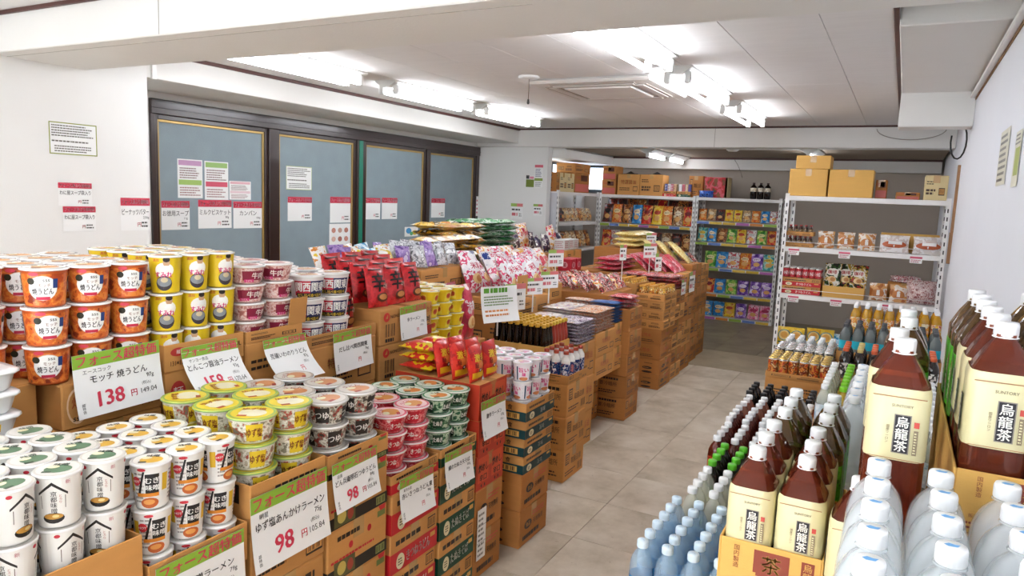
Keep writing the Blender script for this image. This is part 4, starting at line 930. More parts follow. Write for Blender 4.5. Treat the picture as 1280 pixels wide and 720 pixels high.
BG = dict(
    shin=bag('noodle_bag', .134, .185, .055, printed('bag_shin', ['#8a1014', '#c41a22', '#d8242c', '#c41a22', '#a01018'], 18), art_shin, cat='noodle bag', nu=8, nv=10),
    hot=bag('noodle_bag', .11, .15, .05, printed('bag_hot', ['#b41418', '#d82a24', '#e0382a', '#c41e1c'], 18), art_hot, cat='noodle bag', nu=8, nv=10, seed=2),
    hotyellow=bag('noodle_bag', .11, .17, .045, printed('bag_hoty', ['#c81e24', '#d82a28', '#e8c81a', '#d82a28', '#ecd02a'], 14), None, cat='noodle bag', seed=3),
    redyellow=bag('noodle_bag', .105, .15, .035, printed('bag_redyellow', ['#d8343a', '#f0c83a', '#e8e0d8', '#e0602a', '#2a1a18', '#e04a6a'], 24), None, cat='noodle bag', seed=41),
    redblack=bag('noodle_bag', .105, .15, .035, printed('bag_redblack', ['#1c1412', '#b8242a', '#f0d8d0', '#1a1210', '#c8303a', '#e8c0b8', '#2a1a18'], 24), None, cat='noodle bag', seed=4),
    pinkblue=bag('rice_cracker_bag', .22, .30, .09, printed('bag_pinkblue', ['#1c3a8a', '#e8e6ea', '#f0eef0', '#d83a6a', '#e8e6ea', '#c42a50'], 16), art_word('米菓', '#c42a50', '#f4f2f4'), nu=8, nv=10, seed=5),
    pinkwhite=bag('rice_cracker_bag', .22, .29, .09, printed('bag_pinkwhite', ['#d8344a', '#f0e8e6', '#f4f0ec', '#e8a83a', '#f0e8e6', '#c42a40'], 14), art_word('お徳用', '#d8344a'), nu=8, nv=10, seed=6),
    redpouch=bag('refill_pouch', .17, .30, .08, printed('bag_redpouch', ['#a01030', '#c41a40', '#d83a5a', '#e8d8d8'], 12), art_word('洗剤', '#f4eef0'), nu=8, nv=10, seed=7),
    silver=bag('foil_bag', .12, .15, .05, printed('bag_silver', ['#5a5c62', '#b8bac0', '#dcdde0', '#8a8c92', '#f0f0f2'], 24), None, seed=8),
    purple=bag('foil_bag', .12, .15, .05, printed('bag_purple', ['#6a4a9a', '#a88ac8', '#8a6ab4', '#dcd0e8'], 20), None, seed=9),
    cyan=bag('foil_bag', .12, .15, .05, printed('bag_cyan', ['#2a8ac0', '#a8d4ea', '#e8f0f4', '#4aa8d8'], 22), None, seed=10),
    white=bag('foil_bag', .12, .15, .05, printed('bag_whiteyellow', ['#e8c83a', '#f0eee8', '#f4f2ee', '#d88a3a', '#e8e6e0'], 22), None, seed=11),
    darkpurple=bag('dark_bag', .14, .20, .07, printed('bag_darkpurple', ['#1c1a3a', '#2a2048', '#5a3a4a', '#e0dcd8', '#3a2a3a'], 18), None, seed=12),
    pinkmeat=bag('pink_pack', .20, .24, .045, printed('bag_pinkmeat', ['#c41e38', '#e04a62', '#d83a52', '#f0c8cc', '#b81a30'], 18, stretch=(1, 3, 1)), None, seed=13),
    corn=bag('corn_snack_bag', .16, .30, .06, printed('bag_corn', ['#d8b04a', '#ecd488', '#f0e0a0', '#e0bc5a'], 40), None, seed=14),
    bread=bag('bread_bag', .14, .15, .07, printed('bag_bread', ['#b46a34', '#d8a060', '#e6dcd0', '#c4824a'], 14, bump=.4), lambda d, w, h: (d.ell(0, h*.42, w*.34, h*.26, '#c07a3e', 0, 16), d.rect(-w*.08, h*.3, w*.1, h*.6, '#f2f0ec', 2)), cat='bread', seed=15),
    longbread=bag('bread_bag', .24, .15, .09, printed('bag_longbread', ['#e4dcd6', '#f0eceb', '#d8cac4', '#e9e2de'], 12, bump=.4), lambda d, w, h: (d.ell(0, h*.42, w*.4, h*.2, '#b5572e', 0, 16), d.rect(-w*.2, h*.42, w*.25, h*.6, '#f4f2f0', 2), d.text('黒糖', 0, h*.5, h*.13, '#b4322e', 3, .03)), cat='bread', seed=16),
    veg=bag('coffee_bag', .14, .22, .07, printed('bag_veg', ['#1f1c14', '#3a5a2a', '#e8e4d8', '#c4a03a', '#2a2418', '#b43a2a'], 16), art_word('珈琲', '#b4322e', '#f0ece0'), seed=17),
    roundyellow=bag('crisps_bag', .13, .17, .06, printed('bag_roundyellow', ['#e0a81a', '#ecc83a', '#e8b82a'], 16), lambda d, w, h: (d.ell(0, h*.55, w*.42, h*.3, '#2a8a9a', 0, 18), d.ell(0, h*.55, w*.36, h*.26, '#e8c87a', 1, 18), d.ell(0, h*.56, w*.24, h*.17, '#d89a3a', 2, 14), d.rect(-w*.4, h*.12, w*.4, h*.2, '#2c5a24', 1, (4, 1))), nu=8, nv=10, seed=18),
    netbag=bag('net_bag', .26, .2, .16, printed('bag_net', ['#8a4a4a', '#c8a8a4', '#e0d0cc', '#a86a68', '#d8bcb8'], 40), None, cat='net bag', nu=10, nv=10, seed=19),
)
SN = [('orange', ['#c4461a', '#e0702a', '#e8a03a', '#d85a20', '#f0d8a0']), ('brown', ['#4a2414', '#8a4a24', '#c47a3a', '#2a1610', '#e0b070']), ('blue', ['#1a6ab0', '#2a8ad0', '#4aa0dc', '#f0d8b0']), ('yellow', ['#e0a81a', '#ecc42a', '#f0d85a', '#c4461a']), ('red', ['#b41c1c', '#d8302a', '#e8a03a', '#8a1410']), ('green', ['#2a7a2a', '#5aa83a', '#a8d05a', '#e8e4a0']), ('purple', ['#4a2a8a', '#7a4ab0', '#a87ad0', '#e8d8f0']), ('dark', ['#2a1a18', '#4a2a24', '#8a3a2a', '#1a1210']), ('pink', ['#d84a7a', '#e88aa8', '#f0c8d4', '#c42a5a']), ('teal', ['#1a8a8a', '#4ab0a8', '#a8dcd0', '#e8c83a']), ('white', ['#e8e4e0', '#f0eeea', '#c8505a', '#d8d4d0']), ('tan', ['#b08a5a', '#d8b888', '#8a5a34', '#e8d8b8'])]
SNB = {}
for k, (n, c) in enumerate(SN):
    SNB[n] = bag('snack_bag', .15, .20, .06, printed('snack_' + n, c, 22), (lambda w, cc: lambda d, W, H: (d.ell(0, H*.62, W*.32, H*.12, cc, 1, 14), d.text(w, 0, H*.62, H*.11, '#3a1414', 2, .04, W*.5), d.ell(0, H*.32, W*.26, H*.13, '#e0a860', 1, 14)))('おやつ', c[-1]), seed=30+k)
PK = dict(
    purple=pack('noodle_pack', .098, .19, .0205, printed('pk_purple', ['#4a1f4a', '#efeaf0', '#7a4a7a', '#f0ecf0', '#e8e0e8', '#c4a08a'], 30)),
    orange=pack('noodle_pack', .112, .19, .0205, printed('pk_orange', ['#c8641e', '#f2ece2', '#e08a40', '#f0e8dc', '#d0702c'], 30)),
    blue=pack('noodle_pack', .15, .19, .0205, printed('pk_blue', ['#1a4a8a', '#2a6ab0', '#3a7ac0', '#1a3a6a'], 30)),
    white=pack('noodle_pack', .098, .19, .0205, printed('pk_white', ['#d8b8a0', '#f4f0ee', '#f0eae6', '#e6cfc0', '#c0a0c4'], 26)),
    redmeat=pack('sausage_pack', .10, .17, .03, printed('pk_red', ['#b41c2a', '#d83a44', '#e8a0a0', '#8a1018', '#f0d8d4'], 30), cat='snack pack'),
    yellow=pack('rice_cracker_pack', .142, .20, .0625, printed('pk_yellow', ['#3a2a18', '#e8b83a', '#f0c84a', '#ecd08a', '#d08a20', '#e6e2da'], 13, rnd=.45), cat='snack pack'),
    tan=pack('rice_cracker_pack', .142, .20, .0625, printed('pk_tan', ['#4a3a2c', '#e8e0d4', '#d8a83a', '#e0983a', '#c4682a'], 13, rnd=.45), cat='snack pack'),
    yellowdark=pack('rice_cracker_pack', .142, .20, .0625, printed('pk_yellowdark', ['#2a1c12', '#4a3018', '#e0a82a', '#2e2014', '#d8d2c8'], 13, rnd=.4), cat='snack pack'),
    greenpale=pack('seaweed_pack', .142, .20, .0585, printed('pk_greenpale', ['#cfdccc', '#e6ece2', '#4a9a5a', '#b8ccb4', '#2a5a38'], 14, rnd=.3), cat='snack pack'),
    green=pack('seaweed_pack', .142, .20, .0585, printed('pk_green', ['#173a22', '#3a9a54', '#dfe6dc', '#2a8a48', '#4ab060', '#2f5a3a'], 14, rnd=.5), cat='snack pack'),
)
def packs(kind, x0, dx, nx, y0, dy, ny, n, z0, t, base, grp, rz=0, jit=.012, zj=0, brick=False):
    """layers of flat packs; x0,y0 centre of the aisle-side left pack"""
    for l in range(n):
        for i in range(nx):
            for j in range(ny):
                o = dy*.25 if brick and l % 2 else 0
                spawn(PK[kind if isinstance(kind, str) else kind[i % len(kind)] if isinstance(kind, list) else random.choice(kind)], (x0 - i*dx + random.uniform(-jit, jit), y0 + j*dy + o + random.uniform(-jit, jit)*.3, z0 + l*t), '%s, %s, %s, %s from left' % (base, layer_word(l, n), 'front row' if i == 0 else ORD[i] + ' row back', nth(j)), rot=(0, 0, rz + random.uniform(-.06, .06)*(jit/.012)), group=grp)

# ---------------------------------------------------------------- paper signs
paperm = surf('paper', '#f3f3f1', .7, var=.02, scale=4)
def sheet(w, h, art, curl=0, name='price_tag', cat='price tag', mat=None, side=0):
    """paper hanging from its top edge (z=0 down to -h), facing +x"""
    p = Proto(name, cat)
    def sx(x, y): v = -y/h; return curl*v**2 + side*(x/w)**2
    b = MB(); b.grid(lambda u, v: (sx((u-.5)*w, -h + v*h), (u-.5)*w, -h + v*h), 4, 6, mat or paperm); b.grid(lambda u, v: (sx((u-.5)*w, -h + v*h)-.0006, (u-.5)*w, -h + v*h), 4, 6, mat or paperm, flip=True); p.part('paper', b)
    d = Dec(); art(d, w, h); b = MB(); d.put(b, lambda x, y, o: (sx(x, y) + o, x, y), .0006, .0004); p.part('print', b); return p
def art_price(maker, name, gram, tax, price, hand=True):
    def f(d, w, h):
        d.rect(-w/2, -h*.22, w/2, 0, '#8fba3c', 0, (4, 2)); d.text('フォース超特価', 0, -h*.11, h*.19, '#d8485e', 2, .05, w*.94)
        d.text(maker, -w*.4, -h*.29, h*.075, '#2a2624', 1, .01, w*.4, al='l'); d.text(name, 0, -h*.42, h*.13, '#1c1a1a', 1, .025, w*.9); d.text(gram, w*.4, -h*.54, h*.09, '#1c1a1a', 1, .02, al='r')
        d.text(price, -w*.12, -h*.74, h*.32, '#d83a54', 1, .05, w*.42); d.text('円', w*.14, -h*.78, h*.12, '#d83a54', 1, .03); d.text(tax, w*.32, -h*.78, h*.11, '#3a3634', 1, .01, w*.28); d.text('(税込)', w*.3, -h*.66, h*.06, '#3a3634', 1, 0); d.text('超特価', -w*.43, -h*.85, h*.05, '#2a2624', 1, 0, vert=True)
    return f
def art_redhead(name, gram='', price='', head='フォース決ぶり超特価'):
    def f(d, w, h):
        d.rect(-w/2, -h*.24, w/2, 0, '#cf4157', 0, (4, 2)); d.text(head, 0, -h*.12, h*.15, '#f4eef0', 2, .02, w*.9); d.text(name, 0, -h*.43, h*.2, '#2a2624', 1, .02, w*.92); d.text(gram, w*.36, -h*.6, h*.1, '#2a2624', 1, .01)
        d.text(price, -w*.12, -h*.8, h*.27, '#d8546a', 1, .04, w*.36); d.text('円', w*.12, -h*.82, h*.14, '#d8546a', 1, .03); d.lines(w*.2, -h*.92, w*.46, -h*.7, '#5a5654', 2, seed=3)
    return f
def art_notice(n=9, border='#9aa04a', seed=4):
    def f(d, w, h):
        for a in ((-w/2, -h, w/2, -h+.006), (-w/2, -.006, w/2, 0), (-w/2, -h, -w/2+.006, 0), (w/2-.006, -h, w/2, 0)): d.rect(*a, border, 0, (4, 4))
        d.lines(-w*.45, -h*.45, w*.45, -h*.06, '#6a665e', 5, seed=seed); d.lines(-w*.45, -h*.63, w*.4, -h*.53, '#6a665e', 1, seed=seed+1); d.lines(-w*.4, -h*.93, w*.42, -h*.7, '#6a665e', 3, seed=seed+2)
    return f
def art_flyer(top, mid, seed=5):
    def f(d, w, h):
        d.rect(-w*.46, -h*.16, w*.46, -h*.03, top, 0, (4, 1)); d.lines(-w*.42, -h*.5, w*.42, -h*.2, '#8a6a6a', 5, seed=seed); d.rect(-w*.46, -h*.66, w*.46, -h*.53, mid, 0, (4, 1)); d.lines(-w*.42, -h*.95, w*.42, -h*.7, '#a87a7a', 4, seed=seed+1)
    return f
RZ_CAM = -math.pi/2     # turns a +x facing thing to face the camera side (-y)

# ================================================================ LEFT DISPLAY, FRONT ROW (aisle side)
def tray_at(xf, y0, y1, depth, z, h, style, label, front=None):
    spawn(tray(y1-y0-.006, depth, h, style, 0, front), (xf - depth/2, (y0+y1)/2, z + .0005), label)
XF = -1.43
def fx(n, r, x0=None): # row positions going back from the aisle
    s = 2*r*1.075 + .0015; a = (x0 or XF - .006 - s/2); return [a - s*i for i in range(n)]
def fy(y0, y1, r, n):
    s = 2*r*1.075 + .0014; m = (y0+y1)/2; return [m + s*(j-(n-1)/2) for j in range(n)]
stack(XF, .575, .968, .42, 0, [.1637]*4, 'plain', 'under the roof-print cups')
tray_at(XF, .575, .968, .42, .655, .16, 'plain', 'open brown tray holding the white roof-print noodle cups')
cups('hat', fx(4, RC['hat']), fy(.575, .968, RC['hat'], 4)[-4:], 3, .661, 'white roof-print noodle cup', jit=.7, rotz=-.45, grp='roof-print cups in the near left tray')
stack(XF, .975, 1.262, .40, 0, [.125]*5, 'plain_b', 'under the black-label cups')
tray_at(XF, .975, 1.262, .40, .625, .105, 'plain_b', 'open brown tray holding the white black-label noodle cups')
cups('miso', fx(4, RC['miso']), fy(.975, 1.262, RC['miso'], 3), 3, .631, 'white black-label noodle cup', jit=.6, rotz=-.55, grp='black-label cups in the second tray')
stack(XF, 1.268, 1.552, .43, 0, [.1725]*4, 'yuzu', 'under the yellow bowls')
tray_at(XF, 1.268, 1.552, .43, .69, .13, 'yuzu', 'open brown tray holding the yellow noodle bowls')
cups('yuzu', fx(3, RC['yuzu']), fy(1.268, 1.552, RC['yuzu'], 2), 4, .697, 'yellow-lid noodle bowl', jit=1.2, grp='yellow bowls in the third tray')
stack(XF, 1.557, 1.847, .43, 0, [.23, .17, .17, .165], 'dragon', 'under the grey bowls')
tray_at(XF, 1.557, 1.847, .43, .735, .075, 'dragon', 'black-edged open tray holding the grey noodle bowls')
cups('grey', fx(3, RC['grey']), fy(1.557, 1.847, RC['grey'], 2), 3, .742, 'grey printed noodle bowl', jit=1.2, grp='grey bowls in the fourth tray')
stack(XF, 1.862, 2.148, .42, 0, [.145]*4, 'redband', 'under the red bowls')
tray_at(XF, 1.862, 2.148, .42, .58, .065, 'redband', 'red banded open tray holding the red noodle bowls')
cups('red', fx(3, RC['red']), fy(1.862, 2.148, RC['red'], 2), 4, .586, 'red and pink noodle bowl', jit=1.2, grp='red bowls in the fifth tray')
stack(XF, 2.16, 2.42, .42, 0, [.145]*4, 'greenband', 'under the green bowls')
tray_at(XF, 2.16, 2.42, .42, .58, .068, 'greenband', 'dark green open tray holding the green noodle bowls')
cups('green', fx(3, RC['green']), fy(2.16, 2.42, RC['green'], 2), 4, .586, 'dark green noodle bowl', jit=1.2, grp='green bowls in the sixth tray')
z7 = stack(XF, 2.425, 2.655, .42, 0, [.195, .195, .15, .15, .15], ['heavy', 'heavy', 'redbox', 'redbox', 'redbox'], 'under the spicy red bags')
for i in range(3):
    for j in range(2):
        spawn(BG['hot'], (XF - .05 - i*.075, 2.482 + j*.116, z7 + .001), 'red spicy noodle bag standing upright, %s, %s from left' % ('front row' if i == 0 else ORD[i] + ' row back', nth(j)), rot=(0, -.12 - .05*i, random.uniform(-.1, .1)), group='spicy red bags on red cartons')
for i in range(3):
    for j in range(2):
        spawn(BG['hotyellow'], (XF - .235 + .0, 2.482 + j*.116, z7 + .026 + i*.042), 'red and yellow noodle bag lying flat, %s, %s from left' % (layer_word(i, 3), nth(j)), rot=(0, -math.pi/2, random.uniform(-.05, .05)), group='flat red and yellow bags behind the spicy bags')
# second row of the column: lower pile with flat packs
zz = stack(-1.40, 2.775, 3.068, .30, 0, [.1775, .1775], 'heavy', 'under the teal trays')
zz = stack(-1.395, 2.775, 3.068, .40, zz, [.0825]*3, 'tealband', 'carrying the pink and blue cups')
tray_at(-1.39, 2.772, 3.071, .41, zz, .0825, 'tealband', 'teal banded open tray holding the pink and blue cups')
cups('teal', fx(4, RC['teal'], -1.443), fy(2.772, 3.071, RC['teal'], 3), 3, zz+.006, 'pink and blue noodle cup', jit=1.0, grp='pink and blue cups in the teal tray')
# white sauce bottles
zz = stack(-1.55, 3.59, 3.88, .195, 0, [.19, .19, .19], 'plain_b', 'under the white dressing bottles')
tray_at(-1.55, 3.59, 3.88, .195, zz, .05, 'plain_b', 'open brown tray holding white dressing bottles')
for i in range(3):
    for j in range(4):
        spawn(J['lotion'], (-1.585 - i*.06, 3.63 + j*.068, zz+.006), 'white dressing bottle with red cap, %s from left, %s row' % (nth(2-i), nth(j)), rot=(0, 0, random.uniform(-3, 3)), group='white dressing bottles in the tray')
# soy sauce trays
for k, (x1, x0, lab) in enumerate([(-1.752, -1.925, 'right'), (-1.928, -2.115, 'left')]):
    d = x1 - x0
    z1 = stack(x1, 3.70, 4.06, d, 0, [.25, .25, .16], 'dark', 'under the %s tray of soy bottles' % lab)
    tray_at(x1, 3.70, 4.06, d, z1, .078, 'kraft', 'open brown tray on the %s holding soy sauce bottles' % lab)
    nx = 4
    for i in range(nx):
        for j in range(8):
            kk = 'soyred' if (k == 0 and i == 0 and j > 2) else 'soy'
            spawn(J[kk], (x1 - .0245 - i*(d-.049)/(nx-1), 3.729 + j*.0432, z1 + .006), '%s sauce bottle in the %s tray, %s row, %s from right' % ('red' if kk == 'soyred' else 'dark soy', lab, nth(j), nth(i)), rot=(0, 0, random.uniform(-.4, .4)), group='sauce bottles in two trays')
    b = MB(); b.cbox(-.02, .02, -.0012, 0, -.02, .02, surf('lilac_tape', '#a86ab4', .4), .0005)
    tag(obj('lilac_sticker', b, None, (x1 - d/2 + .02, 3.7025, z1 - .02)), 'lilac sticker on the carton below the %s soy tray' % lab, 'sticker')
# packs of dry noodles on cartons
NX = -1.70
zz = stack(NX, 4.07, 4.37, .42, 0, [.23]*3, 'redtext', 'under the purple noodle packs')
packs(['purple', 'white', 'white'], NX-.105, .205, 2, 4.12, .1, 3, 7, zz+.001, .0208, 'flat noodle pack, purple stack', 'purple noodle packs', jit=.0025)
stack(-1.86, 4.38, 4.72, .26, 0, [.2, .2], 'darkplain', 'in the gap below the orange packs')
zz = stack(NX, 4.375, 4.725, .42, .40, [.16, .16], 'redtext', 'under the orange noodle packs')
packs(['orange', 'white', 'white'], NX-.105, .205, 2, 4.432, .114, 3, 7, zz+.001, .0208, 'flat noodle pack, orange stack', 'orange noodle packs', jit=.0025)
stack(-1.86, 4.735, 4.885, .26, 0, [.2, .2], 'darkplain', 'in the gap below the blue packs')
zz = stack(NX, 4.73, 4.885, .42, .40, [.17, .17], 'redtext', 'under the blue noodle packs')
packs(['blue', 'orange', 'white'], NX-.105, .205, 2, 4.808, .15, 1, 7, zz+.001, .0208, 'flat noodle pack, blue stack', 'blue noodle packs', jit=.0025)
zc = stack(-1.657, 4.9, 5.19, .28, 0, [.165]*5, 'dark', 'just past the blue noodle packs')
packs('redmeat', -1.75, .175, 1, 4.955, .103, 2, 3, zc+.001, .031, 'red snack pack past blue packs', 'red packs past the blue noodles')
# red and black noodle bags heaped behind
zr = stack(-1.95, 5.2, 5.78, .55, 0, [.3, .3, .27], 'darkplain', 'under the red and black bags')
for i in range(4):
    for j in range(5):
        spawn(BG['redblack' if (i + j) % 3 else 'redyellow'], (-2.0 - i*.125, 5.26 + j*.115, zr + .010), 'red and black noodle bag leaning, %s, %s from left' % ('front row' if i == 0 else ORD[i] + ' row back', nth(j)), rot=(random.uniform(-.12, .12), -.75 + random.uniform(-.06, .06), random.uniform(-.1, .1)), group='red and black bags behind the noodle packs')
# coffee jars
def jar_tray(kind, xf, depth, y0, y1, z, h, nx, ny, lab, glab, st='plain'):
    tray_at(xf, y0, y1, depth, z, h, st, 'open brown tray holding %s' % glab)
    for i in range(nx):
        for j in range(ny):
            spawn(J[kind], (xf - .038 - i*(depth-.076)/max(1, nx-1), y0 + .042 + j*(y1-y0-.084)/max(1, ny-1), z+.006), '%s, %s row back, %s from left' % (lab, ORD[i], nth(j)), group=glab)
zd = stack(-1.71, 5.9, 6.255, .23, 0, [.13, .13, .13, .13], ['heavy', 'heavy', 'redd', 'redd'], 'with printed cartons before the jars')
zd = stack(-1.70, 5.895, 6.26, .25, zd, [.082]*3, 'plain', 'under the right coffee jars')
jar_tray('coffee', -1.70, .25, 5.895, 6.26, zd, .06, 3, 5, 'golden coffee jar in the right tray', 'golden coffee jars on the right')
zd = stack(-1.96, 5.9, 6.26, .36, 0, [.27, .27, .27], 'dark', 'under the left coffee jars')
jar_tray('coffee', -1.96, .36, 5.9, 6.26, zd, .085, 4, 5, 'golden coffee jar in the left tray', 'golden coffee jars on the left')
ze = stack(-1.72, 6.27, 6.62, .5, 0, [.137]*6, ['plain', 'darkplain'], 'under the red meat snack packs')
packs('redmeat', -1.82, .178, 3, 6.335, .108, 3, 4, ze+.001, .031, 'red meat snack pack', 'red meat snack packs')
zf = stack(-1.74, 6.64, 7.02, .5, 0, [.24, .24, .24, .22], ['darkplain', 'plain_b'], 'under the pink sliced packs')
for i in range(4):
    for j in range(2):
        spawn(BG['pinkmeat'], (-1.83 - i*.09, 6.735 + j*.19, zf + .002), 'pink striped pack leaning in the far carton, %s, %s from left' % ('front row' if i == 0 else ORD[i] + ' row back', nth(j)), rot=(0, -.9, random.uniform(-.12, .12)), group='pink striped packs on far cartons')
zg = stack(-1.77, 7.04, 7.42, .5, 0, [.25, .25, .25, .25], ['dark', 'darkplain'], 'under the leaning corn snacks')
for i in range(3):
    spawn(BG['corn'], (-1.85 - i*.13, 7.23, zg + .002), 'yellow corn snack bag leaning, %s from the aisle' % ORD[i], rot=(0, -.85, 0), group='leaning corn snack bags')
zh = stack(-1.79, 7.44, 7.8, .5, 0, [.25, .25, .25, .22], ['dark', 'plain_b'], 'at the far end of the aisle')
for i in range(3):
    spawn(BG['redblack'], (-1.87 - i*.12, 7.62, zh + .002), 'dark red bag on the far end pile, %s from the aisle' % ORD[i], rot=(0, -.8, 0), group='bags at the far end of the aisle')

# ================================================================ LEFT DISPLAY, BACK ROW (towards the windows)
XB = -1.95
def bx_(n, r): return fx(n, r, XB - .006 - r*1.075)
zo = stack(XB, 1.09, 1.395, .52, 0, [.262]*2 + [.13, .13, .13, .13], ['plain', 'plain', 'udon', 'udon', 'udon', 'udon'], 'under the orange cups', jit=.002)
cups('orange', bx_(4, RC['orange']), [1.098, 1.216, 1.334], 3, zo+.002, 'orange fried noodle cup', jit=.25, rotz=-.55, grp='orange cups on the back row')
zo2 = stack(-2.03, .82, 1.08, .45, 0, [.262]*4, 'plain', 'left of the orange cups')
cups('orange', [-2.092, -2.21, -2.328], [.855, .973], 3, zo2+.002, 'orange noodle cup, left pile', jit=.3, rotz=-.5, grp='orange cups on the far left pile')
zy = stack(XB, 1.40, 1.71, .52, 0, [.262]*3 + [.23], ['plain', 'plain', 'ace', 'ace'], 'under the yellow cups', jit=.002)
tray_at(XB, 1.40, 1.71, .52, zy, .085, 'ace', 'open brown tray holding the yellow portrait cups')
cups('yellow', bx_(4, RC['yellow']), fy(1.40, 1.71, RC['yellow'], 3), 3, zy+.006, 'yellow portrait noodle cup', jit=.35, rotz=-.55, grp='yellow cups on the back row')
zp = stack(XB, 1.715, 1.985, .52, 0, [.262]*3 + [.27], ['plain', 'plain', 'ace', 'plain'], 'under the pink bowls', jit=.002)
tray_at(XB, 1.715, 1.985, .52, zp, .04, 'plain', 'open brown tray holding the pink beef noodle bowls')
cups('pink', bx_(3, RC['pink']), fy(1.715, 1.985, RC['pink'], 2), 4, zp+.006, 'pink beef noodle bowl', jit=.7, rotz=-.5, grp='pink bowls on the back row')
b = MB(); b.cbox(-.004, 0, 0, .085, 0, .10, card, .001)
tag(obj('carton_flap', b, None, (XB+.003, 1.91, zp+.04), (0, .12, 0)), 'raised cardboard flap beside the pink bowls', 'box flap')
zk = stack(XB, 1.995, 2.42, .52, 0, [.262]*3 + [.20], ['plain', 'plain', 'redtext', 'redtext'], 'under the red and navy bowls', jit=.002)
tray_at(XB, 1.995, 2.42, .52, zk, .05, 'plain', 'open brown tray holding the red and navy bowls')
cups('kansai', bx_(3, RC['kansai']), [2.083, 2.228], 3, zk+.006, 'red and navy soup noodle bowl', jit=.2, rotz=-.7, grp='red and navy bowls on the back row')
for k in range(2): spawn(BG['shin'], (XB-.12-.1*k, 2.36, zk+.006), 'red noodle bag squeezed between bowls and red bags, %s' % ('front one' if k == 0 else 'rear one'), rot=(0, -.1, .2), group='red bags beside the navy bowls')
zs = stack(XB, 2.435, 2.835, .48, 0, [.255]*3 + [.16, .16], ['plain', 'plain', 'plain', 'shin', 'shin'], 'under the red noodle bags', jit=.002)
for i in range(4):
    for j in range(3):
        spawn(BG['shin'], (XB-.06-.085*i, 2.505+.131*j, zs+.002 + .012*i), 'red noodle bag with large black character, %s, %s from left' % ('front row' if i == 0 else ORD[i]+' row back', nth(j)), rot=(random.uniform(-.05, .05), -.22 + .03*i, random.uniform(-.06, .06)), group='red noodle bags on logo cartons')
zb = stack(-1.97, 2.86, 3.22, .46, 0, [.26]*3, ['plain', 'plain', 'redband'], 'under the yellow tapered cups')
cups('bucket', fx(4, RC['bucket'], -2.035), fy(2.86, 3.22, RC['bucket'], 3), 5, zb+.003, 'yellow tapered noodle cup', jit=.4, grp='yellow tapered cups')
# stack of white square noodle trays at the left edge
p = Proto('noodle_tray', 'noodle tray'); sqm = surf('tray_white', '#efeeec', .35, coat=.4)
b = MB(); b.lathe([(.066, 0), (.07, .004), (.080, .042), (.088, .044), (.088, .047)], 24, sqm, sq=4); p.part('tray_body', b)
b = MB(); b.lathe([(.088, .047), (.087, .052), (.07, .054), (.001, .054)], 24, surf('tray_lid_clear', '#f4f4f4', .2, coat=.6), sq=4, close=False); p.part('lid', b)
b = MB(); d = Dec(); d.rect(-.03, .014, .03, .034, '#e8c22a', 0, (2, 1)); d.text('やきそば', 0, .024, .015, '#1c1410', 1, .04, .055); d.put(b, lambda x, y, o: (.0715 + y*.22 + o, x, y)); p.part('print', b); b = MB(); d.put(b, lambda x, y, o: (x, -.0715 - y*.22 - o, y)); p.part('print', b)
st = stack(-1.855, .768, .968, .16, 0, [.29, .29, .28], 'plain', 'under the white square trays')
for k in range(5):
    spawn(p, (-1.938, .868, st + .001 + k*.0555), 'white square noodle tray, %s of the stack at the left edge' % ('top one' if k == 4 else 'bottom one' if k == 0 else ORD[k] + ' from bottom'), rot=(0, 0, random.uniform(-.05, .05)), group='stacked white square trays')

# ================================================================ THIRD ROW AND THE PILES TOWARDS THE WINDOWS
def bag_box(kinds, xf, depth, y0, y1, z, h, nx, ny, lab, glab, st='plain', lean=-.35, rise=.0, where='', hs=None):
    zz = stack(xf, y0, y1, depth, 0, hs or [z/3]*3, 'darkplain', 'under the ' + glab)
    spawn(carton(y1-y0-.006, depth, h, st), (xf - depth/2, (y0+y1)/2, zz + .0005), 'brown carton right below the ' + glab)
    for i in range(nx):
        for j in range(ny):
            k = kinds[(i*3 + j) % len(kinds)]
            spawn(BG[k], (xf - .06 - i*(depth-.13)/max(1, nx-1), y0 + .08 + j*(y1-y0-.16)/max(1, ny-1), zz + h + .002 + .03*math.sin(abs(lean))), '%s, %s, %s from left' % (lab, 'front row' if i == 0 else ORD[i]+' row back', nth(j)), rot=(random.uniform(-.15, .15), lean + random.uniform(-.15, .15), random.uniform(-.25, .25)), group=glab)
    return zz
bag_box(['white', 'cyan', 'white', 'purple'], -2.60, .42, 3.10, 3.64, .96, .15, 3, 4, 'white and pale blue foil bag', 'white and blue foil bags')
bag_box(['silver', 'purple', 'silver', 'silver'], -2.60, .42, 3.65, 4.19, .96, .155, 4, 4, 'silver or purple foil bag', 'silver foil bags')
zq = stack(-2.95, 4.2, 5.0, .4, 0, [.3, .3, .3], 'darkplain', 'under the left yellow cracker packs')
packs(('tan', 'yellow', 'yellowdark'), -3.05, .23, 1, 4.29, .152, 5, 6, zq+.001, .064, 'cracker pack in the left pile', 'tan cracker packs', brick=True, jit=.014)
zq = stack(-3.3, 5.05, 5.75, .5, 0, [.3, .3, .3], 'darkplain', 'under the tall yellow cracker packs')
packs(('yellow', 'yellow', 'yellowdark', 'tan'), -3.42, .23, 2, 5.15, .152, 4, 7, zq+.001, .064, 'cracker pack in the tall yellow pile', 'yellow cracker packs', brick=True, jit=.014)
zq = stack(-3.5, 5.85, 6.75, .5, 0, [.32, .32, .30], 'darkplain', 'under the green packs')
packs(('green', 'green', 'greenpale'), -3.62, .23, 2, 5.95, .16, 5, 7, zq+.001, .06, 'green seaweed pack in the green pile', 'green seaweed packs', brick=True, jit=.014)
bag_box(['darkpurple', 'darkpurple', 'pinkwhite'], -3.32, .5, 6.85, 7.5, .90, .1, 2, 4, 'dark purple bag by the pier', 'dark purple bags', lean=-.3)
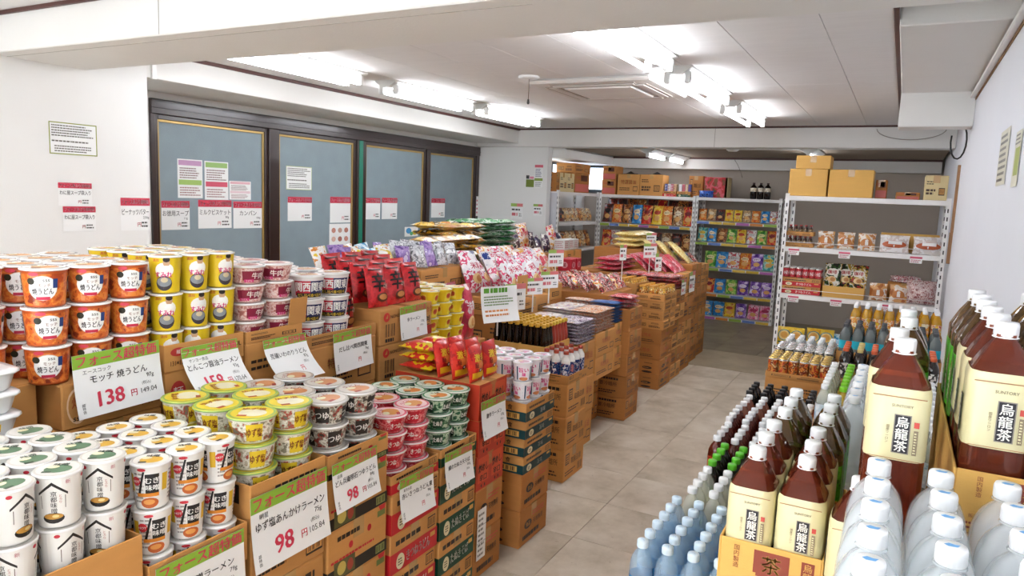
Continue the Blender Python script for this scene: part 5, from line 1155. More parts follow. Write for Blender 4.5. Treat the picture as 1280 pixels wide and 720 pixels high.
zq = stack(-3.08, 6.93, 7.33, .20, 0, [.28, .27, .26, .24], ['darkplain', 'plain_b'], 'under the pale boxes')
for k in range(3):
    p = Proto('paper_box', 'box'); b = MB(); b.cbox(-.06, .06, -.06, .06, 0, .11, surf('box_pale', '#d4d4d0', .5), .004); p.part('box_body', b)
    b = MB(); d = Dec(); d.lines(-.05, .02, .05, .1, '#b4787a', 4, seed=k); d.put(b, plane_map((.06, 0, 0), (0, 1, 0), (0, 0, 1))); p.part('print', b); b = MB(); d.put(b, plane_map((0, -.06, 0), (1, 0, 0), (0, 0, 1))); p.part('print', b)
    spawn(p, (-3.17, 6.935 + .06 + k*.128, zq+.002), 'pale printed paper box on the pier-side cartons, %s from left' % nth(k), group='pale boxes by the pier')
# pink, white and blue cracker bags
bag_box(['pinkblue', 'pinkblue', 'pinkblue'], -2.16, .42, 4.10, 4.62, .80, .12, 2, 3, 'pink and blue cracker bag', 'pink and blue cracker bags', lean=-.5)
bag_box(['pinkwhite', 'pinkblue', 'pinkwhite'], -2.31, .42, 4.66, 5.15, .82, .12, 2, 3, 'pink and white cracker bag', 'pink and white cracker bags', lean=-.5)
stack(-1.985, 3.24, 3.42, .2, 0, [.27, .27, .27], 'dark', 'under the red refill pouches')
for k in range(2): spawn(BG['redpouch'], (-2.05-.095*k, 3.33, .812), 'red refill pouch standing beside the yellow tapered cups, %s one' % ('front' if k == 0 else 'rear'), rot=(0, -.12, .15), group='red refill pouches')
b = MB(); b.cbox(-.002, .002, -.07, .07, 0, .13, card, .001); d = Dec(); d.text('5', 0, .07, .05, '#2a1a10', 0, .05); d.put(b, plane_map((.002, 0, 0), (0, 1, 0), (0, 0, 1)))
tag(obj('carton_flap', b, None, (-2.10, 4.06, .97), (0, 0, 0)), 'upright cardboard flap before the cracker bags', 'box flap')
# far middle: corn snacks, pink packs, red boxes
zq = stack(-2.35, 6.6, 7.3, .55, 0, [.3, .3, .3], 'darkplain', 'under the flat pink packs')
for l in range(3):
    for j in range(3): spawn(BG['pinkmeat'], (-2.40, 6.72 + j*.215, zq+.03+l*.046), 'pink pack lying flat behind the coffee jars, %s, %s from left' % (layer_word(l, 3), nth(j)), rot=(0, -math.pi/2, random.uniform(-.08, .08)), group='flat pink packs in the middle')
zq = stack(-2.45, 7.5, 8.25, .55, 0, [.36, .36, .36], 'darkplain', 'under the yellow corn snack bags')
for l in range(3):
    for j in range(4): spawn(BG['corn'], (-2.5, 7.6 + j*.18, zq+.035+l*.058), 'yellow corn snack bag lying flat, %s, %s from left' % (layer_word(l, 3), nth(j)), rot=(0, -math.pi/2, random.uniform(-.06, .06)), group='flat yellow corn snack bags')
zq = stack(-2.75, 6.3, 6.58, .14, 0, [.3, .3, .3], 'darkplain', 'under the small red boxes')
for j in range(2):
    p = Proto('red_box', 'box'); b = MB(); b.cbox(-.07, .07, -.06, .06, 0, .12, surf('box_red', '#c41e34', .35, coat=.3), .006); p.part('box_body', b)
    b = MB(); d = Dec(); d.ell(0, .06, .035, .03, '#e8a0a8', 0); d.text('菓', 0, .06, .04, '#a01028', 1, .03); d.put(b, plane_map((.07, 0, 0), (0, 1, 0), (0, 0, 1))); p.part('print', b); b = MB(); d.put(b, plane_map((0, -.06, 0), (1, 0, 0), (0, 0, 1))); p.part('print', b)
    spawn(p, (-2.82, 6.37 + j*.13, zq+.002), 'small red gift box in the middle of the shop, %s one' % ('left' if j == 0 else 'right'), group='small red boxes')
zq = stack(-2.3, 7.0+.32, 7.48, .12, 0, [.3, .3, .3], 'darkplain', 'between the pink packs and corn snacks')

# ================================================================ RIGHT DISPLAY: DRINKS
def case(kind, x0, dx, nx, y0, dy, ny, zb, lab, glab, wall=.05, style='plain', floor_boxes=None, protos=None, rz=0, words=('aisle', 'front')):
    """open carton tray full of bottles, on closed cartons down to the floor; x grows away from the aisle"""
    P = protos or B5; r = dx/2
    xa, xb = x0 - r - .005, x0 + dx*(nx-1) + r + .005; ya, yb = y0 - dy/2 - .006, y0 + dy*(ny-1) + dy/2 + .006
    d, w = xb-xa, yb-ya
    hs = floor_boxes or [ (zb-.006)/max(1, round(zb/.2)) ] * max(1, round(zb/.2))
    z = 0
    for k, h in enumerate(hs):
        spawn(carton(w-.004, d-.002, h-.0012, style), ((xa+xb)/2, (ya+yb)/2, z+.0005), '%s carton, %s under the %s' % (CWORD.get(style, 'brown'), 'bottom one' if k == 0 and len(hs) > 1 else 'top one' if k == len(hs)-1 else ORD[k] + ' up', glab)); z += h
    if wall: spawn(tray(w-.002, d, wall, style), ((xa+xb)/2, (ya+yb)/2, z+.0005), 'open carton tray holding the ' + glab)
    for j in range(ny):
        for i in range(nx):
            spawn(P[kind], (x0 + dx*i + random.uniform(-.0003, .0003), y0 + dy*j + random.uniform(-.0003, .0003), z + (.0055 if wall else .001)), '%s, %s row, %s from %s' % (lab, nth(j), nth(i), words[0]), rot=(0, 0, rz + random.uniform(-.5, .5)*(0 if P is B2 else 1)), group=glab)
    return z
case('water', -.518, .0665, 4, 1.746, .0643, 6, .52, 'pale blue capped water bottle', 'small water bottles', .06)
case('clear', -.498, .0665, 4, 2.172, .066, 4, .52, 'clear bottle with white cap', 'small clear bottles', .06)
case('green', -.500, .0665, 4, 2.448, .066, 4, .52, 'dark tea bottle with green cap', 'green capped tea bottles', .06)
case('amber', -.546, .0665, 5, 2.725, .066, 4, .52, 'amber tea bottle with white cap', 'amber tea bottles', .06)
case('red', -.558, .0665, 5, 3.005, .066, 4, .52, 'dark red bottle with white cap', 'dark red bottles', .06)
case('peach', -.553, .0665, 5, 3.284, .066, 3, .52, 'peach coloured bottle with white cap', 'peach coloured bottles', .06)
case('black', -.568, .0665, 5, 3.497, .066, 4, .52, 'coffee bottle with black cap', 'black capped bottles', .06)
# two litre oolong and green tea
def big_case(kinds, xs, ys, zb, lab, glab, h=.14, style='tea', hs=None, side=None):
    m = 0 if h else .0035; xa, xb = min(xs)-.0485+m, max(xs)+.0485-m; ya, yb = min(ys)-.0555+m, max(ys)+.0555-m
    if kinds == 'water': xa, xb, ya, yb = min(xs)-.0385, max(xs)+.0385, min(ys)-.0415, max(ys)+.0415
    z = 0; hs = hs or [zb/3]*3
    for k, q in enumerate(hs):
        spawn(carton(yb-ya-.004, xb-xa-.002, q-.0012, style), ((xa+xb)/2, (ya+yb)/2, z+.0005), '%s carton, %s under the %s' % (CWORD.get(style, 'brown'), 'bottom one' if k == 0 else 'top one' if k == len(hs)-1 else ORD[k] + ' up', glab)); z += q
    if h: spawn(tray(yb-ya-.002, xb-xa, h, style), ((xa+xb)/2, (ya+yb)/2, z+.0005), 'open tan tea carton holding the ' + glab)
    for j, y in enumerate(ys):
        for i, x in enumerate(xs):
            k = kinds if isinstance(kinds, str) else kinds[j]
            spawn(B2[k], (x, y, z+(.0055 if h else .001)), '%s, %s row, %s from left' % (lab, nth(j), nth(i)), group=glab)
    return z
big_case('oolong', [-.204, -.115], [1.41, 1.509, 1.608], .83, 'large oolong tea bottle', 'large oolong bottles in the front tan carton', .145, hs=[.275, .275, .275])
big_case('green', [-.198, -.109], [1.728, 1.828, 1.928], .83, 'large green tea bottle', 'large green tea bottles behind the oolong', .06, hs=[.275, .275, .275])
big_case('oolong', [-.0215], [1.36], .83, 'single oolong bottle between tea carton and water', 'single oolong bottle pile', 0, hs=[.275, .275, .275])
# higher tea bottles in the middle, on narrow piles
big_case('oolong', [.0205], [1.255], 1.095, 'tall foremost oolong bottle in the middle', 'foremost high oolong bottle', 0, 'kraft', [.365, .365, .365])
big_case('oolong', [.013], [1.462], 1.08, 'tall second oolong bottle in the middle', 'second high oolong bottle', 0, 'kraft', [.36, .36, .36])
big_case('green', [.030, ], [1.665, 1.805], 1.075, 'tall standing green tea bottle in the middle', 'two green tea bottles on the high pile', 0, 'kraft', [.36, .36, .355])
# clear two litre water at the front
big_case('water', [.003, .0805, .158], [.72, .805, .89, .975, 1.06, 1.145], .93, 'large clear water bottle', 'large water bottles at the front', 0, 'plain', [.31, .31, .31])
# tea carton at the right wall
big_case(['oolong', 'oolong', 'oolong', 'green', 'green', 'green'], [.148, .239], [1.265, 1.364, 1.463, 1.562, 1.661, 1.76], 1.135, 'large tea bottle by the right wall', 'large tea bottles by the right wall', .10, 'tea', [.28, .28, .28, .29])

# clear bottles and mixed drinks further back
big_case('water', [-.07, .01], [2.12, 2.21, 2.30, 2.39, 2.48, 2.57], .79, 'clear square bottle behind the green tea', 'clear bottles behind the green tea', 0, 'plain', [.263, .263, .264])
case('white', .125, .0665, 3, 2.06, .066, 10, .85, 'clear bottle along the right wall', 'clear bottles along the right wall', .05)
def case2(kinds, x0, nx, y0, ny, zb, lab, glab, cls):
    """tray of bottles whose kind alternates by column"""
    case_protos = {k: B5[k] for k in kinds}
    xa, xb = x0-.037, x0+.0665*(nx-1)+.037; ya, yb = y0-.037, y0+.067*(ny-1)+.037; z = 0
    for k in range(3):
        spawn(carton(yb-ya-.004, xb-xa-.002, zb/3-.0012, 'plain'), ((xa+xb)/2, (ya+yb)/2, z+.0005), 'brown carton, %s under the %s' % (('bottom', 'middle', 'top')[k], glab)); z += zb/3
    spawn(tray(yb-ya-.002, xb-xa, .05, 'plain'), ((xa+xb)/2, (ya+yb)/2, z+.0005), 'open carton tray holding the ' + glab)
    for j in range(ny):
        for i in range(nx):
            k = kinds[i % len(kinds)]
            spawn(B5[k], (x0+.0665*i, y0+.067*j, z+.0055), '%s %s, %s row, %s from left' % (cls[i % len(kinds)], lab, nth(j), nth(i)), rot=(0, 0, random.uniform(-1, 1)), group=glab)
case2(['white', 'lime', 'white', 'lime'], -.21, 5, 3.05, 8, .70, 'drink bottle behind the clear bottles', 'white and lime capped bottles', ['white capped', 'lime capped', 'white capped', 'lime capped'])
case2(['orange', 'cream', 'orange'], -.20, 7, 4.12, 4, .67, 'dark bottle beside the cans', 'orange and cream capped bottles', ['orange capped', 'cream capped', 'orange capped'])
case('grey', -.24, .0665, 8, 4.68, .067, 4, .72, 'cyan label bottle with grey cap', 'grey capped cyan bottles', .05)
case('juice', -.22, .0665, 8, 5.25, .067, 4, .77, 'yellow juice bottle with white cap', 'yellow juice bottles', .05)
case('can', -.575, .0545, 6, 4.25, .0545, 5, .65, 'gold topped drink can', 'gold topped cans', .03, 'plain', [.31, .17, .164], protos=J)
case('cansilver', -.585, .0545, 6, 4.57, .0545, 4, .66, 'silver topped drink can', 'silver topped cans', .03, 'plain', [.32, .17, .164], protos=J)
case('greencap', -.575, .0625, 5, 4.85, .0625, 4, .57, 'white drink bottle with dark green collar', 'white bottles with green collars', .03, 'plain', [.28, .28], protos=J)

# ================================================================ RACKS
rackm = surf('rack_white', '#eceae8', .4, var=.03)
holem = surf('rack_slot', '#4a4644', .8)
stripc = ['#d8b43a', '#b86ab4', '#d88a3a', '#9cba4a', '#6a86c8', '#e0c04a']
def rack(label, x0, x1, y0, y1, top, levels, front='y', strips=False, nh=24):
    """slotted angle rack: posts with slots, shelf boards with lips; front is the -y side, or +x side"""
    r = obj('storage_rack', None, None, (x0, y0, 0)); tag(r, label, 'rack'); w, d = x1-x0, y1-y0
    for (px, py) in ((0, 0), (w, 0), (0, d), (w, d)):
        sx = 1 if px == 0 else -1; sy = 1 if py == 0 else -1
        b = MB(); b.box(min(px, px+sx*.035), max(px, px+sx*.035), min(py, py+sy*.003), max(py, py+sy*.003), 0, top+.02, rackm)
        b.box(min(px, px+sx*.003), max(px, px+sx*.003), min(py+sy*.003, py+sy*.035), max(py+sy*.003, py+sy*.035), 0, top+.02, rackm); po = obj('post', b, r)
        b = MB()
        for k in range(nh):
            z = .05 + k*(top-.08)/nh; yy = py - .0008 if py == 0 else py - .0042
            b.add([(px+sx*.013, yy, z), (px+sx*.023, yy, z), (px+sx*.023, yy, z+.032), (px+sx*.013, yy, z+.032)], [(0, 1, 2, 3)], holem)
            xx = px + .0008 if px else px - .0008
            b.add([(xx, py+sy*.013, z), (xx, py+sy*.023, z), (xx, py+sy*.023, z+.032), (xx, py+sy*.013, z+.032)], [(0, 1, 2, 3)], holem)
        o = obj('post_slots', b, po); o['kind'] = 'stuff'
    for k, z in enumerate([*levels, top]):
        b = MB(); b.box(.004, w-.004, .004, d-.004, z-.012, z, rackm)
        for a in ((.004, w-.004, .0035, .008, z-.04, z), (.004, w-.004, d-.008, d-.0035, z-.04, z), (.0035, .008, .008, d-.008, z-.04, z), (w-.008, w-.0035, .008, d-.008, z-.04, z)): b.box(*a, rackm)
        s = obj('shelf_board', b, r)
        if strips and z < top:
            R = random.Random(int(z*100)); n = strips; e = (w if front == 'y' else d)/n
            for q in range(n):
                c = surf('strip_' + stripc[(q+k) % 6].strip('#'), stripc[(q+k) % 6], .5); b = MB()
                if front == 'y': b.box(.03+q*e*.95, .03+(q+.92)*e*.95, -.0006, .0028, z-.038, z-.004, c)
                else: b.box(w-.0028, w+.0006, .03+q*e*.95, .03+(q+.92)*e*.95, z-.038, z-.004, c)
                obj('price_strip', b, s)
    return r
rr = rack('white slotted rack of bread and boxes by the right wall', -.94, .325, 6.81, 7.25, 1.70, [.06, .34, .83, 1.25])
for z in (.83, 1.25): b = MB(); b.tube([(.03, .006, z+.045), (1.235, .006, z+.045)], .0028, 6, rackm); obj('guard_wire', b, rr)
rack('white rack along the back wall full of crisps bags', -4.0, -2.572, 10.1, 10.5, 1.68, [.05, .4, .9, 1.26], strips=9)
rack('white open rack at the back right of snacks', -2.562, -1.43, 10.1, 10.5, 1.685, [.04, .36, .72, 1.07, 1.36], strips=6)
rack('white rack on the left side of the back area', -4.4, -4.0, 8.66, 10.08, 1.68, [.1, .5, .9, 1.27], front='x')
b = MB(); b.box(-4.38, -4.02, 8.652, 8.658, .3, 1.66, surf('panel_grey', '#cfd0d6', .5))
tag(obj('side_panel', b), 'grey translucent panel on the left back rack end', 'panel')
# --- right rack
Y6 = 6.95
def at(x0, x1, z, h, style, label, y=Y6, dep=.26):
    spawn(carton(x1-x0, dep, h, style), ((x0+x1)/2, y + dep/2 - .1, z+.001), label, rot=(0, 0, RZ_CAM))
at(-.925, -.615, 1.70, .235, 'kraft', 'yellowish carton at the left on top of the right rack')
at(-.60, -.255, 1.70, .235, 'kraft', 'yellowish carton right of the tall stack on the rack top')
at(-.88, -.60, 1.937, .115, 'kraft', 'low yellowish carton stacked highest on the right rack')
at(.125, .29, 1.70, .20, 'cream', 'small tan carton at the right end of the rack top')
at(-.08, .10, 1.70, .06, 'people', 'flat dark box lying on the rack top', y=7.05)
at(-.24, -.15, 1.70, .16, 'people', 'dark narrow box behind the yellowish cartons', y=7.1, dep=.14)
for l in range(2):
    zt = 1.25 + .1*l
    spawn(tray(.23, .16, .035, 'plain'), (-.80, 6.93, zt+.001), 'small brown tray of tonic bottles, %s one' % ('lower' if l == 0 else 'upper'), rot=(0, 0, RZ_CAM))
    for i in range(5):
        for j in range(2): spawn(J['tonic'], (-.885 + i*.0425, 6.89 + j*.06, zt+.0065), 'dark tonic bottle in the %s small tray, %s row, %s from left' % (('lower', 'upper')[l], ('front', 'rear')[j], nth(i)), group='tonic bottles on the right rack', scale=.88)
for i, x in enumerate((-.585, -.425, -.262)):
    spawn(BG['bread'], (x, 6.92, 1.252), 'round cake in clear bag on the upper shelf, %s of three' % ('left' if i == 0 else 'middle' if i == 1 else 'right'), rot=(0, -.12, RZ_CAM), group='bagged cakes on the upper shelf')
for i, x in enumerate((-.05, .20)):
    spawn(BG['longbread'], (x, 6.91, 1.252), 'long brown bread loaf pack on the upper shelf, %s one' % ('left' if i == 0 else 'right'), rot=(0, -.25, RZ_CAM), group='loaf packs on the upper shelf', scale=(1, .95, 1))
spawn(tray(.44, .12, .16, 'kraft'), (.06, 7.1, 1.251), 'open tan carton behind the loaf packs', rot=(0, 0, RZ_CAM))
zc = .83
for l in range(2):
    spawn(carton(.33, .26, .07, 'redband'), (-.755, 6.99, zc + .001 + .071*l), 'flat red and brown can carton on the middle shelf, %s one' % ('lower' if l == 0 else 'upper'), rot=(0, 0, RZ_CAM))
for i in range(6):
    for j in range(3): spawn(J['canred'], (-.89 + i*.0545, 6.90 + j*.058, zc+.1435), 'red sweet bean can on the middle shelf, %s row, %s from left' % (('front', 'middle', 'rear')[j], nth(i)), rot=(0, 0, -1.57), group='red cans on the middle shelf')
spawn(tray(.33, .3, .13, 'kraft', 0, .10), (-.405, 6.99, zc+.001), 'open tan carton holding coffee bags', rot=(0, 0, RZ_CAM))
for i in range(3):
    spawn(BG['veg'], (-.51 + i*.105, 6.93 + .05*(i % 2), zc+.08), 'coffee bag in the tan carton, %s from left' % nth(i), rot=(0, -.35, RZ_CAM + random.uniform(-.1, .1)), group='coffee bags on the middle shelf')
for i, x in enumerate((-.135, .02)):
    spawn(BG['bread'], (x, 6.91, zc+.002), 'dark round cake in clear bag on the middle shelf, %s one' % ('left' if i == 0 else 'right'), rot=(0, -.12, RZ_CAM), group='bagged cakes on the middle shelf')
spawn(BG['netbag'], (.20, 6.93, zc+.002), 'bulging pink net bag on the middle shelf', rot=(0, -.1, RZ_CAM))
b = MB(); R = random.Random(3)
b.tube([((.10 + .012*math.sin(t*2.3))*math.cos(t), (.055 + .01*math.sin(t*1.7))*math.sin(t), .03 + .018*math.sin(t*.37)) for t in [k*.42 for k in range(110)]], .009, 6, printed('rope_red_white', ['#a8344a', '#f0e6e4', '#b84a5a', '#ece0de'], 55, bump=0))
tag(obj('rope_coil', b, None, (.06, 7.09, zc+.16)), 'tangled red and white rope coil behind the net bag', 'rope')
spawn(carton(.26, .14, .158, 'dark'), (.06, 7.1, zc+.001), 'dark carton under the rope coil', rot=(0, 0, RZ_CAM))
for i in range(4):
    spawn(BG['roundyellow'], (-.86 + i*.105 + (.03 if i > 1 else 0), 6.93 + (.09 if i > 1 else 0), .342), 'yellow bag with round picture on the low shelf, %s from left' % nth(i), rot=(0, -.15, RZ_CAM), group='round picture bags')
for i in range(3):
    spawn(BG['cyan'], (-.42 + i*.15, 7.02, .342), 'pale blue bag on the low shelf, %s from left' % nth(i), rot=(0, -.5, RZ_CAM), group='pale blue bags on the low shelf')
# --- tags on the right rack
tagp = sheet(.09, .055, lambda d, w, h: (d.rect(-w/2, -h*.3, w/2, 0, '#d8607a', 0), d.lines(-w*.4, -h*.9, w*.4, -h*.38, '#c86a7a', 2, seed=2)))
for x, z, lab in ((-.83, 1.235, 'on the upper shelf below the tonic bottles'), (-.42, 1.235, 'on the upper shelf below the bagged cakes'), (.12, 1.235, 'on the upper shelf below the loaf packs'), (-.80, .815, 'on the middle shelf below the red cans'), (-.45, .815, 'on the middle shelf below the coffee bags'), (-.06, .815, 'on the middle shelf below the dark cakes'), (-.87, .325, 'on the low shelf edge')):
    spawn(tagp, (x, 6.808, z), 'small pink price tag ' + lab, rot=(0, 0, RZ_CAM))
# --- back racks: snack bags
def row(names, x0, x1, y, z, lab, scale=1, tilt=-.2, extra=None):
    n = len(names); s = (x1-x0)/n
    for i, nm in enumerate(names):
        spawn(SNB[nm], (x0 + s*(i+.5), y + random.uniform(0, .015), z+.011), '%s snack bag %s, %s from left' % (nm, lab, nth(i)), rot=(random.uniform(-.05, .05), tilt, RZ_CAM + random.uniform(-.08, .08)), scale=scale, group='snack bags ' + lab)
row(['dark', 'orange', 'brown', 'blue', 'red', 'yellow', 'orange', 'tan', 'red'], -3.97, -2.60, 10.17, 1.26, 'on the upper crisps shelf front', (1, 1.0, 1.38))
row(['dark', 'dark', 'brown', 'brown', 'dark', 'red', 'dark', 'brown', 'dark'], -3.97, -2.60, 10.33, 1.26, 'on the upper crisps shelf rear', (1, .98, 1.8))
row(['red', 'white', 'orange', 'brown', 'tan', 'dark', 'tan', 'dark', 'brown'], -3.97, -2.60, 10.17, .90, 'on the lower crisps shelf', (1, .98, 1.25))
row(['orange', 'tan', 'dark', 'yellow', 'yellow', 'tan', 'orange', 'blue', 'white'], -2.53, -1.46, 10.16, 1.36, 'on the top shelf of the right back rack', (.8, .75, .8))
row(['teal', 'blue', 'brown', 'green', 'yellow', 'white', 'green', 'red'], -2.53, -1.46, 10.16, 1.07, 'on the second shelf of the right back rack', (.8, .85, .95))
row(['green', 'blue', 'white', 'orange', 'purple', 'teal'], -2.4, -1.46, 10.16, .72, 'on the third shelf of the right back rack', (1, 1.1, 1.1))
row(['red', 'blue', 'green', 'purple', 'purple', 'purple'], -2.4, -1.46, 10.16, .36, 'on the fourth shelf of the right back rack', (1, 1.0, 1.0))
row(['blue', 'blue', 'yellow', 'purple', 'pink', 'pink'], -2.4, -1.46, 10.16, .04, 'on the bottom shelf of the right back rack', (1, 1.0, 1.0))
def lrow(names, y0, y1, x, z, lab, scale=1):
    n = len(names); s = (y1-y0)/n
    for i, nm in enumerate(names):
        spawn(SNB[nm], (x, y0 + s*(i+.5), z+.014), '%s snack bag %s, %s from left' % (nm, lab, nth(i)), rot=(random.uniform(-.06, .06), -.3, random.uniform(-.1, .1)), scale=scale, group='snack bags ' + lab)
lrow(['tan', 'dark', 'tan', 'tan', 'tan', 'brown', 'tan', 'tan'], 8.72, 10.02, -4.07, 1.27, 'on the left rack upper shelf', (1, 1, .95))
lrow(['brown', 'tan', 'brown', 'tan', 'tan', 'brown', 'tan', 'brown'], 8.72, 10.02, -4.07, .90, 'on the left rack lower shelf', (1, 1, 1.2))
# --- cartons on top of the back racks
def bat(x0, x1, h, style, label, z=1.68, y=10.14, dep=.3): spawn(carton(x1-x0-.004, dep, h, style), ((x0+x1)/2, y+dep/2, z+.001), label, rot=(0, 0, RZ_CAM))
bat(-3.99, -3.77, .21, 'people', 'dark printed carton on the back rack corner, lower one'); bat(-3.985, -3.775, .20, 'people', 'dark printed carton on the back rack corner, upper one', z=1.891)
bat(-3.745, -3.41, .30, 'redtext', 'large brown carton on the back rack, left of two'); bat(-3.405, -3.065, .30, 'plain', 'large brown carton on the back rack, right of two')
for k, x in enumerate((-3.60, -3.2)):
    b = MB(); b.grid(lambda u, v: ((u-.5)*.24, (v-.5)*.16, .03*math.sin(math.pi*u)*math.sin(math.pi*v)*(1+.5*math.sin(11*u+5*v))), 8, 6, surf('black_sheet', '#1c1a18', .5)); b.grid(lambda u, v: ((u-.5)*.24, (v-.5)*.16, -.0005), 1, 1, surf('black_sheet', '#1c1a18', .5), flip=True)
    tag(obj('black_bag', b, None, (x, 10.28, 1.984)), 'crumpled black bag on the large brown carton, %s one' % ('left' if k == 0 else 'right'), 'bag')
for k, (x, st) in enumerate(((-2.97, 'redband'), (-2.76, 'greenband'))):
    spawn(tray(.19, .2, .075, st), (x, 10.26, 1.681), '%s low carton on the back rack holding small boxes' % ('red' if k == 0 else 'green'), rot=(0, 0, RZ_CAM))
    for i in range(4):
        p = Proto('small_packet', 'box'); cc = ['#3a4a9a', '#e8e6ea', '#c46a7a', '#d8b48a'][(i+k) % 4]
        b = MB(); b.cbox(-.05, .05, -.02, .02, 0, .17, surf('packet_' + cc.strip('#'), cc, .4), .003); p.part('packet_body', b)
        b = MB(); d = Dec(); d.lines(-.016, .08, .016, .16, '#e8e6ea' if i % 2 == 0 else '#8a3a4a', 4, seed=i); d.put(b, plane_map((.05, 0, 0), (0, 1, 0), (0, 0, 1))); p.part('print', b)
        spawn(p, (x - .066 + i*.044, 10.26, 1.687), 'small upright packet in the %s low carton, %s from left' % (('red', 'green')[k], nth(i)), rot=(0, 0, RZ_CAM), group='packets on the back rack')
spawn(carton(.20, .2, .30, 'dark'), (-2.62, 10.35, 1.681), 'dark green fruit carton on the back rack', rot=(0, 0, RZ_CAM))
p = Proto('printed_carton', 'box'); b = MB(); b.cbox(-.12, .12, -.16, .16, 0, .28, printed('carton_chips', ['#7a4a30', '#c43a3a', '#d8606a', '#8a5a3a', '#b42a30'], 9, rough=.7, coat=0), .004); p.part('carton_body', b)
b = MB(); b.box(-.11, .12, .125, .161, .004, .276, card_c); p.part('side_strip', b); spawn(p, (-2.325, 10.3, 1.686), 'carton with red flowery print on the right back rack', rot=(0, 0, RZ_CAM))
p = bag('blue_parcel', .22, .1, .1, printed('parcel_blue', ['#1c3a8a', '#2a5ab8', '#4a7ad0', '#1a2a6a'], 20), None, cat='parcel'); spawn(p, (-2.44, 10.14, 1.687), 'crumpled blue parcel before the flowery carton', rot=(0, -.1, RZ_CAM), scale=(.9, .9, .9))
for i in range(3): spawn(J['cola'], (-1.83 + i*.092, 10.25, 1.687), 'dark bottle on the right back rack, %s of three' % ('left' if i == 0 else 'middle' if i == 1 else 'right'), group='dark bottles on the back rack')
def lat(y0, y1, h, style, label, z=1.681, x=-4.05, dep=.28): spawn(carton(y1-y0-.004, dep, h, style), (x-dep/2, (y0+y1)/2, z), label)
lat(8.67, 8.78, .25, 'dark', 'brown carton nearest the pier on the left back rack'); lat(8.78, 9.02, .25, 'cream', 'cream carton on the left back rack, left of two'); lat(9.02, 9.26, .25, 'cream', 'cream carton on the left back rack, right of two')
lat(9.27, 9.80, .27, 'people', 'large pink printed carton on the left back rack'); lat(9.25, 9.82, .13, 'darkplain', 'brown carton on top of the pink printed carton', z=1.952)

# ================================================================ PRICE SIGNS
def sign(x, y0, y1, zt, h, art, label, curl=0, tilt=0, roll=0, side=0):
    p = sheet(y1-y0, h, art, curl, side=side); return spawn(p, (x, (y0+y1)/2, zt), label, rot=(roll, tilt, 0))
sign(-1.935, 1.115, 1.375, 1.125, .175, art_price('エースコック', 'モッチ 焼うどん', '97g', '149.04', '138'), 'price tag hanging below the orange cups', .02, roll=.02)
sign(-1.935, 1.45, 1.665, 1.088, .15, art_price('サンヨー食品', 'とんこつ醤油ラーメン', '93g', '170.64', '158'), 'price tag hanging below the yellow portrait cups', .10)
sign(-1.935, 1.778, 1.983, 1.06, .14, art_price('', '荒磯いわのりうどん', '87g', '', ''), 'price tag hanging below the pink beef bowls', .10)
sign(-1.935, 2.135, 2.365, 1.03, .16, art_price('', 'だし比べ関西関東', '76g', '', ''), 'price tag hanging below the red and navy bowls', .015, roll=.02)
sign(-1.94, 2.57, 2.772, 1.085, .15, art_price('', '辛ラーメン', '120g', '', ''), 'price tag on the round-logo carton', .01, roll=.02)
sign(-1.422, 1.262, 1.545, .79, .205, art_price('明星', 'ゆず塩あんかけラーメン', '75g', '105.84', '98'), 'large price tag below the yellow bowls', .02, roll=.0)
sign(-1.422, 1.568, 1.775, .785, .15, art_price('日清', 'どん兵衛明石つゆうどん', '84g', '105.84', '98'), 'price tag below the grey bowls', .02, roll=.02)
sign(-1.42, 1.90, 2.10, .622, .15, art_price('東洋水産', '赤いきつねうどん東', '96g', '', ''), 'price tag below the red bowls', .02, roll=-.03)
sign(-1.42, 2.175, 2.37, .628, .14, art_price('', '緑のたぬき天そば', '101g', '', ''), 'price tag below the green bowls', .02, roll=-.03)
sign(-1.42, 2.43, 2.63, .77, .155, art_price('', '激辛ラーメン', '120g', '', ''), 'price tag on the red printed cartons', .02, roll=.0)
sign(-1.422, .99, 1.24, .722, .17, art_price('明星', 'むぎ味噌ラーメン', '79g', '', ''), 'price tag below the black-label cups', .01)
sign(-1.421, 2.435, 2.505, .31, .22, lambda d, w, h: (d.rect(-w*.5, -h*.34, w*.5, -h*.33, '#8a8a86', 0), d.rect(-w*.5, -h*.67, w*.5, -h*.66, '#8a8a86', 0), d.lines(-w*.4, -h*.95, w*.4, -h*.05, '#8a8a86', 9, seed=9)), 'white paper stickers on the dark stamped carton')
stk = surf('sign_stick', '#d8d4cc', .5)
def standing(x, y0, y1, zt, h, zb, art, label, tilt=0, curl=0):
    """sign on a thin stick rising from the goods"""
    p = sheet(y1-y0, h, art, curl); p.name = 'stick_sign'
    b = MB(); b.box(-.004, -.0012, -.005, .005, zb-zt, -.01, stk); p.part('stick', b); spawn(p, (x, (y0+y1)/2, zt), label, rot=(0, tilt, RZ_CAM*.25))
green_head = lambda txt, price: (lambda d, w, h: (d.rect(-w/2, -h*.2, w/2, 0, '#9cba5a', 0, (3, 1)), d.rect(0, -h*.2, w/2, 0, '#d87a7a', 1, (3, 1)), d.text(txt, 0, -h*.36, h*.15, '#2a2a2a', 1, .02, w*.8), d.lines(-w*.42, -h*.5, w*.35, -h*.26, '#4a4846', 1, seed=6), d.lines(-w*.4, -h*.85, w*.1, -h*.58, '#d8707a', 1, seed=2, th=.7), d.lines(w*.2, -h*.85, w*.45, -h*.6, '#6a6664', 2, seed=3)))
